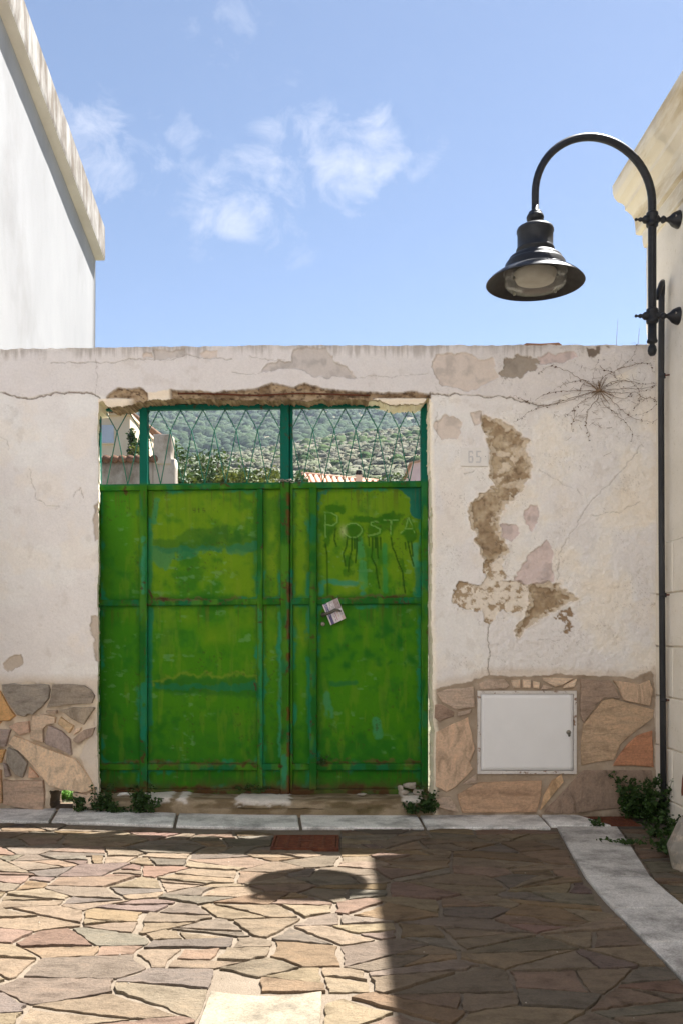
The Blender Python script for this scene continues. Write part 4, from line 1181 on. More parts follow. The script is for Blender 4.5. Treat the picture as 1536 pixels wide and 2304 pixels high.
def build_gate():
    zb = H + (YH - 1787) * YG / F
    L = thing('gate_leaf', ((430 - 768) * YG / F, YG, zb), 'wide left leaf of the green metal gate with faded turquoise patches', 'gate', 'leaves of the green gate')
    R = thing('gate_leaf', ((800 - 768) * YG / F, YG, zb), 'right leaf of the green metal gate with POSTA lettering and a door handle', 'gate', 'leaves of the green gate')
    fs, fb, ps, pb = YG - .016, YG + .014, YG + .002, YG + .006
    for leaf, (xa, xb), posts, cells in ((L, (222, 651.5), [(222, 228, 908, 1787), (317, 334, 908, 1787), (632, 651.5, 908, 1787), (580, 592, 1101, 1776)], CELLS[:3]),
                                         (R, (653, 961), [(653, 659, 908, 1787), (697, 713, 1101, 1776), (946, 961, 908, 1787)], CELLS[3:])):
        for k, (a, b, y0, y1) in enumerate(posts):
            wide = b - a > 13
            plate('stile', a, b, y0, y1, fs - (.012 if wide else 0), fb, leaf)
        xs = sorted([p[:2] for p in posts if p[2] < 1000])
        mids = sorted([p[:2] for p in posts if p[2] > 1000])
        for (a0, a1), (b0, b1) in zip(xs, xs[1:]):
            plate('rail', a1, b0, 909, 921, fs - .002, fb, leaf)
            plate('rail', a1, b0, 1087, 1101, fs - .003, fb, leaf)
            cut = [a1] + [v for m_ in mids if a1 < m_[0] < b0 for v in m_] + [b0]
            for c0, c1 in zip(cut[::2], cut[1::2]): plate('rail', c0, c1, 1718, 1732, fs - .003, fb, leaf)
            plate('rail', a1, b0, 1775, 1787, fs - .003, fb, leaf, ragged=1.0, seed=a0)
        for (x0, x1) in cells:
            plate('rail', x0, x1, 1347, 1361, fs - .001, fb, leaf)
            for (y0, y1) in ROWS:
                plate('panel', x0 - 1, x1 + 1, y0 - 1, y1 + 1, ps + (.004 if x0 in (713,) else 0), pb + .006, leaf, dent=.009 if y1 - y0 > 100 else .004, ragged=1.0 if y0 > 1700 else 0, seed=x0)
    plate('astragal', 645, 658, 908, 1787, fb + .002, fb + .008, L)
    # bent rods of the open top: (bottom, node, peak) runs between the posts
    def rods(leaf, peaks, nodes, bots, xlo, xhi):
        y0, yn, y1 = 921, 968, 1088
        def pt(x, y):
            X, Y, Z = gate_xyz(np.array([float(x)]), np.array([float(y)]), YG + .002); return Vector((X[0], Y[0], Z[0]))
        for i, n in enumerate(nodes):
            up = [p for p in (peaks[i], peaks[i + 1] if i + 1 < len(peaks) else None)]
            dn = [bots[i], bots[i + 1] if i + 1 < len(bots) else None]
            for s in (0, 1):
                b, u = dn[s], up[1 - s]
                pts = []
                if b is not None: pts.append(pt(b, y1))
                else: pts.append(pt(xhi, yn + 60) if s else pt(xlo, yn + 60))
                pts.append(pt(n + (-1 if s == 0 else 1) * .0, yn))
                pts.append(pt(u, y0) if u is not None else pt(xhi if s == 0 else xlo, y0 + 20))
                pts = [p + Vector((0, .003 if s else -.003, 0)) for p in pts]
                V, Fc = tube(pts, .0032, 6)
                mk('grille_rod', V, Fc, M['grille'], leaf, True)
    m_ = Mat('grille_paint', .5, .3); m_.color(m_.ramp(m_.noise(30, 4, .6), [(.3, (0.012, 0.12, 0.075)), (.6, (0.03, 0.18, 0.125)), (.75, (0.07, 0.045, 0.02))])); M['grille'] = m_.m
    rods(L, [238, 290, 338], [264, 317], [241, 288, 338], 228, 317)
    rods(L, [334, 358, 407, 457, 507, 554, 606, 632], [334.5, 384, 432, 483, 532, 580, 631], [336, 362, 412, 461, 508, 556, 602, 632][0:8], 334, 632)
    rods(R, [655, 680, 728, 776, 824, 873, 922, 946], [656, 704, 752, 800, 849, 897, 945], [660, 680, 727, 775, 823, 872, 920, 946], 655, 946)
    # lever handle, rose, lock cylinder
    def gp(px, py, dy):
        X, Y, Z = gate_xyz(np.array([float(px)]), np.array([float(py)]), YG + dy); return Vector((X[0], Y[0], Z[0]))
    ax = Vector((0, -1, 0))
    V, Fc = lathe([(.0, 0), (.014, 0), (.014, .006), (.011, .009), (.007, .012), (.007, .05), (0, .052)], gp(727, 1384, .004), ax, 16); mk('handle_rose', V, Fc, M['brass'], R, True)
    V, Fc = tube([gp(727, 1384, -.045), gp(735, 1382.5, -.050), gp(745, 1379, -.054), (gp(754, 1374, -.056)), gp(761, 1375, -.054), gp(767, 1377.5, -.048)], [.008, .009, .009, .010, .0075, .004], 10)
    mk('door_handle', V, Fc, M['brass'], R, True)
    V, Fc = lathe([(.0, 0), (.0125, 0), (.0125, .012), (.010, .015), (0, .0155)], gp(726.5, 1405, .003), ax, 20); lk = mk('lock_cylinder', V, Fc, M['steel'], R, True)
    V, Fc = box(gp(726.5, 1405, 0).x - .0012, gp(726.5, 1405, 0).x + .0012, YG - .0135, YG - .0124, gp(726.5, 1405, 0).z - .006, gp(726.5, 1405, 0).z + .003)
    mk('keyhole', V, Fc, M['chimney'], lk)
    # chain round the meeting stiles
    ch = thing('chain', gp(641, 1085, -.04), 'short steel chain looped round the meeting posts of the green gate', 'chain')
    pts = [(628, 1082), (632, 1085.5), (637, 1084), (642, 1085.5), (648, 1085), (653, 1083), (658, 1086)]
    for i, (x, y) in enumerate(pts):
        c0 = gp(x, y, -.042 if 629 < x < 657 else -.02); a = []
        for t in range(13):
            an = 2 * math.pi * t / 12
            du, dv = .011 * math.cos(an), .006 * math.sin(an)
            a.append(c0 + (Vector((du, 0, dv)) if i % 2 == 0 else Vector((du, dv, 0.001))))
        V, Fc = tube(a, .0022, 6, False); mk('chain_link', V, Fc, M['steel'], ch, True)
    # folded newspaper pushed behind the handle
    nc = gp(752, 1378, -.02)
    nw = thing('folded_newspaper', nc, 'folded newspaper with blue masthead tucked behind the gate handle', 'newspaper')
    u = Vector((.905, 0, .425)); v = Vector((.425, 0, -.905))       # across, down the sheet
    u = Vector((gp(759, 1347, 0) - gp(725.5, 1362.5, 0))); v = gp(744, 1408, 0) - gp(725.5, 1362.5, 0)
    o3 = gp(725.5, 1362.5, -.018)
    nx, ny = 60, 60
    A, B = np.meshgrid(np.linspace(0, 1, nx), np.linspace(0, 1, ny), indexing='xy')
    Vn = np.array(o3)[None, None] + A[..., None] * np.array(u) + B[..., None] * np.array(v)
    Vn[..., 1] -= .010 * np.sin(A * 3.0) * (0.5 + .5 * B) - .006 * np.exp(-((B - .5) / .16) ** 2)
    C = np.broadcast_to(lin(214, 206, 208), A.shape + (3,)).copy()
    cell = lambda q, a, b, s: _hash(np.floor(A * a), np.floor(B * b), s)
    C = mixc(C, lin(66, 62, 112), ((A > .07) & (A < .26)) * .9)
    lett = (A > .115) & (A < .215) & (cell(0, 40, 26, 7) > .42) & (B > .04) & (B < .62)
    C = mixc(C, lin(214, 208, 222), lett * .9)
    C = mixc(C, lin(120, 112, 118), ((A > .30) & (A < .62) & (B < .5) & (cell(0, 34, 9, 2) > .5)) * .5)
    C = mixc(C, lin(120, 96, 92), ((A > .66) & (A < .97) & (B < .46)) * (.35 + .6 * fbm(A * 9, B * 9, 3, 5)))
    C = mixc(C, lin(160, 74, 84), ((A > .50) & (A < .54) & (B > .55) & (B < .93)) * .8)
    C = mixc(C, lin(70, 64, 72), ((A > .40) & (A < .43) & (B > .58) & (B < .95) & (cell(0, 30, 40, 4) > .3)) * .8)
    C = mixc(C, lin(178, 150, 132), ((A > .80) & (B > .80)) * .6); C = mixc(C, lin(130, 122, 124), ((A > .78) & (A < .95) & (B > .55) & (B < .78)) * fbm(A * 12, B * 12, 3, 8))
    C = mixc(C, lin(190, 160, 110), ((A > .60) & (A < .74) & (B > .55) & (B < .9) & (cell(0, 26, 18, 9) > .6)) * .5)
    idx = np.arange(nx * ny).reshape(ny, nx); Fq = np.stack([idx[:-1, :-1], idx[1:, :-1], idx[1:, 1:], idx[:-1, 1:]], -1).reshape(-1, 4)
    front = Vn.reshape(-1, 3); rim = np.concatenate([idx[0, :-1], idx[:-1, -1], idx[-1, :0:-1], idx[:0:-1, 0]]); Bk = front[rim].copy(); Bk[:, 1] += .011
    k = len(rim); i = np.arange(k); j = (i + 1) % k
    Fs = np.stack([rim[i], rim[j], len(front) + j, len(front) + i], -1)
    Fb = np.array([[len(front), len(front) + nx - 1, len(front) + nx + ny - 2, len(front) + 2 * nx + ny - 3]])
    mk('front_page', np.concatenate([front, Bk]), np.concatenate([Fq, Fs, Fb]), M['print'], nw, True, cols=np.concatenate([C.reshape(-1, 3), np.broadcast_to(lin(190, 178, 160), (k, 3))]))
    return L, R


build_gate()


# ------------------------------------------------------------------ threshold
def build_threshold():
    nx, ny = 190, 40
    x0, x1 = (218 - 768) / S, (972 - 768) / S
    PXs = np.linspace(x0, x1, nx)
    prof = np.array([(0, -.02), (.0, .02), (0, .05), (.002, .075), (.008, .093), (.02, .102), (.04, .106), (.07, .107), (.10, .108), (.14, .108), (.20, .108), (.30, .108)])
    t = np.linspace(0, len(prof) - 1, ny); py_ = np.interp(t, np.arange(len(prof)), prof[:, 0]); pz = np.interp(t, np.arange(len(prof)), prof[:, 1])
    A, B = np.meshgrid(PXs, np.arange(ny), indexing='xy')
    n = fbm(A * 9, B / 5, 4, 301); n2 = fbm(A * 30, B / 3, 3, 303)
    sag = (fbm(A * 3.1, A * 0, 3, 305) - .5) * .03
    Y = YW - .012 + py_[B.astype(int)] + (n - .5) * .02 + (n2 - .5) * .006; Z = pz[B.astype(int)] * (1 + (n - .5) * .10) + (n2 - .5) * .004 + np.clip(sag, -.02, .004) * (pz[B.astype(int)] > .05)
    C = np.broadcast_to(lin(152, 136, 112), A.shape + (3,)).copy()
    C = mixc(C, lin(106, 90, 66), smooth(.42, .62, n) * .8); C = mixc(C, lin(84, 76, 48), smooth(.5, .68, fbm(A * 6, B / 7, 4, 307)) * smooth(-.4, .2, A) * .6)
    for a, b in ((-1.16, -.95), (-.93, -.86), (-.60, -.28), (.34, .46)):      # remains of a marble sill
        m = smooth(a, a + .02, A + (n - .5) * .05) * smooth(b, b - .02, A + (n - .5) * .05) * smooth(.070, .080, pz[B.astype(int)] + (n2 - .5) * .05)
        C = mixc(C, lin(214, 206, 196), m * .95); Z = Z + m * .005; Y = Y - m * .006
    V = np.stack([A, Y, Z], -1).reshape(-1, 3); idx = np.arange(nx * ny).reshape(ny, nx)
    Fc = np.stack([idx[:-1, :-1], idx[:-1, 1:], idx[1:, 1:], idx[1:, :-1]], -1).reshape(-1, 4)
    o = mk('threshold_step', V, Fc, M['concrete'], None, True, origin=(-.43, YW, 0), cols=C.reshape(-1, 3))
    tag(o, 'worn concrete threshold with marble remains under the green gate', 'step')


build_threshold()


def rock(name, c, r, mat, parent=None, seed=0, n=10, origin=None):
    """angular broken lump"""
    rnd = random.Random(seed); V = []; Fc = []
    dirs = [Vector((rnd.gauss(0, 1), rnd.gauss(0, 1), rnd.gauss(0, 1))).normalized() for _ in range(n)]; offs = [rnd.uniform(.45, .85) for _ in dirs]
    nu, nv = 14, 8
    for j in range(nv + 1):
        th = math.pi * j / nv
        for i in range(nu):
            ph = 2 * math.pi * i / nu
            d = Vector((math.sin(th) * math.cos(ph), math.sin(th) * math.sin(ph), math.cos(th))); s = 1.0
            for q, o in zip(dirs, offs):
                k = d.dot(q)
                if k > 1e-3: s = min(s, o / k)
            s *= 1 + rnd.uniform(-.03, .03)
            V.append((c[0] + d.x * s * r[0], c[1] + d.y * s * r[1], c[2] + d.z * s * r[2]))
    for j in range(nv):
        for i in range(nu):
            a = j * nu + i; b = j * nu + (i + 1) % nu; Fc.append((a, a + nu, b + nu, b))
    return mk(name, V, Fc, mat, parent, origin=origin if origin is not None else (c[0], c[1], c[2] - r[2]))


def build_rubble():
    # flakes of plaster on the right end of the threshold, one marble chip on the left
    for px, py, r, s, lab in ((922, 1768, (.048, .03, .030), 3, 'largest grey plaster chunk on top of the rubble at right end of the gate sill'),
                              (908, 1784, (.034, .03, .020), 4, 'flat plaster chunk at the left foot of the rubble on the gate sill'),
                              (942, 1782, (.036, .026, .024), 8, 'plaster chunk at the right foot of the rubble beside the jamb'),
                              (900, 1775, (.026, .022, .022), 12, 'small plaster chunk on the gate side of the rubble on the sill'),
                              (812, 1789, (.036, .022, .008), 15, 'thin flake of plaster lying alone on the gate sill')):
        d = YW + .085; p = W(px, py, d); p.z = max(p.z, .108 + r[2] * .6)
        tag(rock('plaster_chunk', p, r, M['rubble'], seed=s), lab, 'rubble', 'plaster chunks on the gate sill')
    p = W(282, 1783, YW + .06); p.z = .118
    tag(rock('marble_chip', p, (.058, .035, .014), M['tile_white'], seed=21), 'flat white marble chip lying on the left end of the gate sill', 'stone')


build_rubble()


# ------------------------------------------------------------------ meter cabinet, number plate
def build_cabinet():
    P = lambda px, py: ((px - 768) / S, (1838 - py) / S)
    x0, z1 = P(1072, 1554); x1, z0 = P(1294, 1740)
    r = thing('meter_cabinet', ((x0 + x1) / 2, YW, z0), 'white metal meter cabinet with rusty edges set in the stone foot', 'cabinet')
    w = .017
    for a, b, c, d in ((x0, x1, z1 - w, z1), (x0, x1, z0, z0 + w), (x0, x0 + w, z0 + w, z1 - w), (x1 - w, x1, z0 + w, z1 - w)):
        v, f = box(a, b, YW - .022, YW + .05, c, d); mk('frame', v, f, M['chipped_metal'], r)
    g = .0025
    v, f = box(x0 + w, x1 - w, YW - .006, YW - .004, z0 + w, z1 - w); mk('recess', v, f, M['rust'], r)
    a, b, c, d = x0 + w + g, x1 - w - g, z0 + w + g, z1 - w - g
    nx, nz = 24, 20
    A, B = np.meshgrid(np.linspace(a, b, nx), np.linspace(c, d, nz), indexing='xy')
    Y = YW - .019 - .0018 * np.sin((A - a) / (b - a) * math.pi) * np.sin((B - c) / (d - c) * math.pi) + (fbm(A * 7, B * 7, 2, 7) - .5) * .002
    V = np.stack([A, Y, B], -1).reshape(-1, 3); idx = np.arange(nx * nz).reshape(nz, nx)
    Fq = np.stack([idx[:-1, :-1], idx[:-1, 1:], idx[1:, 1:], idx[1:, :-1]], -1).reshape(-1, 4)
    rim = np.concatenate([idx[0, :-1], idx[:-1, -1], idx[-1, :0:-1], idx[:0:-1, 0]]); Bk = V[rim].copy(); Bk[:, 1] = YW - .008; k = len(rim); i = np.arange(k); j = (i + 1) % k
    Fs = np.stack([rim[j], rim[i], len(V) + i, len(V) + j], -1)
    dr = mk('door', np.concatenate([V, Bk]), np.concatenate([Fq, Fs]), M['white_metal'], r)
    sm = np.zeros(len(Fq) + len(Fs), bool); sm[:len(Fq)] = True; dr.data.polygons.foreach_set('use_smooth', sm)
    lx, lz = P(1276, 1647)
    V, Fc = lathe([(0, 0), (.013, 0), (.013, .006), (.009, .009), (0, .0095)], (lx, YW - .0185, lz), (0, -1, 0), 16); mk('lock', V, Fc, M['steel'], dr, True)
    V, Fc = tube([(lx, YW - .03, lz), (lx + .001, YW - .032, lz - .016), (lx, YW - .03, lz - .022)], [.006, .007, .004], 8); mk('lock_cover', V, Fc, M['brass'], dr, True)


build_cabinet()


def build_number():
    P = lambda px, py: ((px - 768) / S, (1838 - py) / S)
    x0, z1 = P(1036, 1009); x1, z0 = P(1096, 1049)
    r = thing('house_number_plate', ((x0 + x1) / 2, YW, z0), 'small faded house number plate reading 65 right of the gate', 'sign')
    yb = YW - .010
    v, f = box(x0, x1, yb, YW + .02, z0, z1); mk('plate', v, f, M['tile_white'], r)
    for a, b, c, d in ((x0 - .003, x1 + .003, z1, z1 + .003), (x0 - .003, x0, z0, z1), (x1, x1 + .003, z0, z1), (x0, x1, z0 - .002, z0)):
        v, f = box(a, b, YW - .006, YW - .001, c, d); mk('plate_edge', v, f, M['tile_white'], r)

    def strokes(bars):
        parts = []
        for a, b, c, d in bars:
            xa, zb = P(a, c); xb, za = P(b, d); parts.append(box(xa, xb, yb - .0012, yb + .002, za, zb))
        return merge(parts)
    v, f = strokes([(1052, 1062, 1015, 1018.6), (1051.5, 1055, 1018.6, 1039), (1055, 1062, 1026.5, 1029.8), (1059.4, 1063, 1029.8, 1039), (1052.5, 1062, 1039, 1042), (1059.8, 1062.6, 1018.6, 1021.5)])
    tag(mk('digit', v, f, M['digit'], r), 'faded grey figure 6')
    v, f = strokes([(1069, 1080.5, 1015, 1018.4), (1069, 1072.6, 1018.4, 1026.5), (1069, 1078, 1026.5, 1029.6), (1077.2, 1081, 1029.6, 1039), (1069, 1079, 1039, 1042)])
    tag(mk('digit', v, f, M['digit'], r), 'faded grey figure 5')
    X, Z = P(1090.5, 1028); V, Fc = lathe([(0, 0), (.002, 0), (.0015, .001), (0, .0012)], (X, yb, Z), (0, -1, 0), 10); mk('screw', V, Fc, M['rust'], r, True)


build_number()


# ------------------------------------------------------------------ drain covers
def build_drains():
    x0, x1, y0, y1 = GR
    r = thing('drain_cover', ((x0 + x1) / 2, (y0 + y1) / 2, gz(-.2)), 'rusty slotted iron drain cover in the paving before the gate', 'drain cover', 'iron covers in the ground')
    z = gz(-.2) + .010
    w = .012
    for a, b, c, d in ((x0, x1, y0, y0 + w), (x0, x1, y1 - w, y1), (x0, x0 + w, y0 + w, y1 - w), (x1 - w, x1, y0 + w, y1 - w)):
        v, f = bbox_b(a, b, c, d, z - .03, z + .004, .002); mk('rim', v, f, M['rust'], r)
    v, f = box(x0 + w, x1 - w, y0 + w, y1 - w, z - .03, z - .012); mk('pit', v, f, M['dirt'], r)
    n = 9; ax0, ax1, ay0, ay1 = x0 + w + .003, x1 - w - .003, y0 + w + .003, y1 - w - .003
    for i in range(n):                                     # bars across the lane
        c = ay0 + (ay1 - ay0) * (i + .5) / n; v, f = bbox_b(ax0, ax1, c - .0085, c + .0085, z - .010, z + .001, .002); mk('bar', v, f, M['rust'], r)
    for i in range(6):
        c = ax0 + (ax1 - ax0) * i / 5; c = min(max(c, ax0 + .008), ax1 - .008)
        v, f = bbox_b(c - .008, c + .008, ay0, ay1, z - .012, z + .0035, .002); mk('cross_bar', v, f, M['rust'], r)
    V, Fc = lathe([(.03, -.01), (.03, .004), (.022, .0055), (0, .0055)], ((x0 + x1) / 2, (y0 + y1) / 2, z), (0, 0, 1), 20); mk('boss', V, Fc, M['rust'], r, True)
    a, b = gpt(1318, 1834), gpt(1420, 1862)
    x0, x1, y0, y1 = 1.335, 1.60, 4.86, 5.10
    r = thing('drain_cover', ((x0 + x1) / 2, (y0 + y1) / 2, 0), 'rusted flat iron cover half hidden by weeds in the wall corner', 'drain cover', 'iron covers in the ground')
    v, f = bbox_b(x0, x1, y0, y1, -.02, .008, .003); mk('plate', v, f, M['rust'], r)
    for i in range(9):
        for j in range(7):
            cx, cy = x0 + .02 + (x1 - x0 - .04) * i / 8, y0 + .02 + (y1 - y0 - .04) * j / 6
            v, f = bbox_b(cx - .007, cx + .007, cy - .004, cy + .004, .0075, .0105, .001); mk('stud', v, f, M['rust'], r)
    v, f = [(1.30, KERB_Y - .0, .002), (BX, KERB_Y, .002), (BX, YW, .002), (1.30, YW, .002), (1.30, 4.0, .002), (BX, 4.0, .002)], [(0, 1, 2, 3)]
    o = mk('corner_soil', v, f, M['dirt']); tag(o, 'dark soil in the corner of wall and building', kind='structure')


build_drains()


# ------------------------------------------------------------------ street lamp
def build_lamp():
    dl = 4.675; base = W(1203, 638, dl)                   # centre of the shade's rim
    yp = 4.78
    pole = W(1466, 800, yp)
    r = thing('street_lamp', (BX, yp, pole.z), 'black swan-neck street lamp with bell shade bracketed to the cream building', 'lamp')
    # swan neck
    top = base + Vector((0, 0, .335)); px_ = pole.x; R = (px_ - base.x) / 2; zc = W(1334, 447, 4.73).z
    pts = [(px_, yp, pole.z + .09)]
    for k in range(6): pts.append((px_, yp, pole.z + .09 + (zc - pole.z - .09) * (k + 1) / 6))
    for k in range(1, 28):
        a = math.pi * k / 28; t = k / 28
        pts.append((base.x + R + R * math.cos(a), yp + (dl - yp) * (1 - math.cos(a)) / 2, zc + R * 1.0 * math.sin(a)))
    pts += [(base.x, dl, zc), (base.x, dl, (zc + top.z) / 2), (base.x, dl, top.z)]
    rad = [.0215] * 7 + [.0215 - .0025 * k / 27 for k in range(27)] + [.019] * 3
    V, Fc = tube(pts, rad, 16); mk('swan_neck', V, Fc, M['black'], r, True)
    V, Fc = lathe([(0, -.06), (.012, -.062), (.020, -.052), (.0235, -.035), (.020, -.016), (.013, -.006), (.013, 0), (.026, .006), (.028, .014), (.024, .022), (.0225, .03), (.0225, .10)], (px_, yp, pole.z + .062), (0, 0, 1), 20)
    mk('finial', V, Fc, M['black'], r, True)
    # shade
    prof = [(.019, .40), (.019, .372), (.030, .368), (.034, .364), (.034, .358), (.040, .352), (.0445, .341), (.0435, .329), (.036, .318), (.027, .312), (.027, .304), (.034, .300), (.075, .292), (.090, .283), (.0945, .272), (.0945, .262), (.0905, .256),
            (.0905, .186), (.094, .180), (.098, .172), (.097, .162), (.091, .156), (.093, .146), (.118, .140), (.132, .130), (.138, .120), (.139, .112), (.146, .108), (.153, .098), (.155, .075), (.158, .066), (.180, .056), (.205, .042), (.232, .022), (.249, .004), (.2505, 0.0), (.2480, -.001)]
    inner = [(.2475, .002), (.230, .018), (.203, .037), (.180, .049), (.160, .058), (.150, .07), (.05, .075)]
    V, Fc = lathe(prof + inner, base, (0, 0, 1), 56); sh = mk('shade', V, Fc, M['black'], r, True)
    V, Fc = lathe([(.246, .0015), (.229, .0165), (.202, .0355), (.179, .0475), (.162, .056)][::-1], base + Vector((0, 0, -.0012)), (0, 0, 1), 56); mk('shade_lining', V, Fc[:-2], M['lampin'], sh, True)
    V, Fc = lathe([(.157, .058), (.158, .02), (.157, .004), (.152, -.008), (.140, -.016), (.09, -.020), (.0, -.021)], base, (0, 0, 1), 48); mk('glass_bowl', V, Fc[:-1], M['lampglass'], r, True)
    V, Fc = lathe([(.110, .056), (.110, .050), (.098, .018), (.095, .012), (.0, .010)], base, (0, 0, 1), 40); mk('reflector', V, Fc, M['reflector'], r, True)
    for k in range(4):
        a = .6 + k * math.pi / 2; c = base + Vector((.150 * math.cos(a), .150 * math.sin(a), -.006))
        V, Fc = lathe([(0, -.008), (.006, -.008), (.007, 0), (.004, .01)], c, (0, 0, 1), 8); mk('bowl_clip', V, Fc, M['brass'], r, True)
    # two wall brackets with turned collars, spike finials and bell roses
    for py in (494, 711):
        z = W(1466, py, yp).z; c = Vector((px_, yp, z)); ax = Vector((1, 0, 0)); g = BX - px_
        V, Fc = lathe([(.0245, -.040), (.030, -.034), (.031, -.022), (.0265, -.016), (.0265, .016), (.031, .022), (.030, .034), (.0245, .040)], c, (0, 0, 1), 20); br = mk('bracket', V, Fc, M['black'], r, True)
        V, Fc = lathe([(.0, -.092), (.006, -.091), (.009, -.085), (.006, -.078), (.0045, -.074), (.008, -.070), (.0125, -.062), (.009, -.054), (.012, -.050), (.020, -.042), (.022, -.03), (.018, -.01)], c, ax, 16); mk('spike', V, Fc, M['black'], br, True)
        V, Fc = lathe([(.020, .01), (.022, .030), (.012, .040), (.010, .044), (.017, .050), (.020, .058), (.016, .066), (.0105, .072), (.012, .080), (.020, .092), (.034, .106), (.044, g - .012), (.046, g - .004), (.046, g)], c, ax, 20); mk('wall_rose', V, Fc, M['black'], br, True)
        V, Fc = lathe([(.005, g - .03), (.0085, g - .03), (.0085, g - .012)], c + Vector((0, -.03, .004)), ax, 8); mk('bolt', V, Fc, M['steel'], br, True)


build_lamp()


def build_conduit():
    d0 = 4.93
    pts = [W(1487, 700, d0), W(1486, 900, d0), W(1487, 1200, d0), W(1489, 1500, d0), W(1492, 1790, d0)]
    pts[-1].z = .0; pts = [Vector((min(p.x, BX - .022), p.y, p.z)) for p in pts]
    r = thing('conduit_pipe', (pts[-1].x, d0, 0), 'dark cable conduit running down the corner below the street lamp', 'pipe')
    head = [W(1477, 672, 4.86), W(1479, 664, 4.87), W(1482, 652, 4.88), W(1487, 638, 4.90), W(1489, 634, 4.92), W(1489, 645, d0), W(1488, 664, d0)]
    V, Fc = tube([pts[i] for i in range(4, -1, -1)] + [W(1487, 650, d0)], .0165, 14); mk('pipe', V, Fc, M['conduit'], r, True)
    V, Fc = tube(head, [.011, .013, .014, .0145, .0145, .015, .0155], 12); mk('hooked_end', V, Fc, M['black'], r, True)
    for py, tk in ((846, .012), (1339, .012), (1575, .008)):
        x = pts[0].x + (pts[-1].x - pts[0].x) * (py - 700) / 1090; z = W(1487, py, d0).z
        V, Fc = lathe([(.0165, -tk), (.0195, -tk), (.0195, tk), (.0165, tk)], (x, d0, z), (0, 0, 1), 16); c = mk('pipe_clip', V, Fc, M['conduit'], r, True)
        V, Fc = tube([(x + .01, d0 - .012, z), (BX + .004, d0 - .022, z + .001)], .004, 6); mk('clip_pin', V, Fc, M['rust'], c, True)


build_conduit()


# ------------------------------------------------------------------ building on the right
def prism_y(prof, y0, y1, ny=1, wob=0.0, seed=0):
    """profile in (x, z) swept along y"""
    n = len(prof); V = []; Fc = []
    for k in range(ny + 1):
        y = y0 + (y1 - y0) * k / ny
        for i, (x, z) in enumerate(prof):
            dx = (fbm(np.array([y * 3.0]), np.array([i * 3.3]), 3, seed)[0] - .5) * wob; V.append((x + dx, y, z + dx * .6))
    for k in range(ny):
        for i in range(n):
            a = k * n + i; b = k * n + (i + 1) % n; Fc.append((a, b, b + n, a + n))
    Fc.append(tuple(range(n))); Fc.append(tuple(range(ny * n, ny * n + n))[::-1])
    return V, Fc


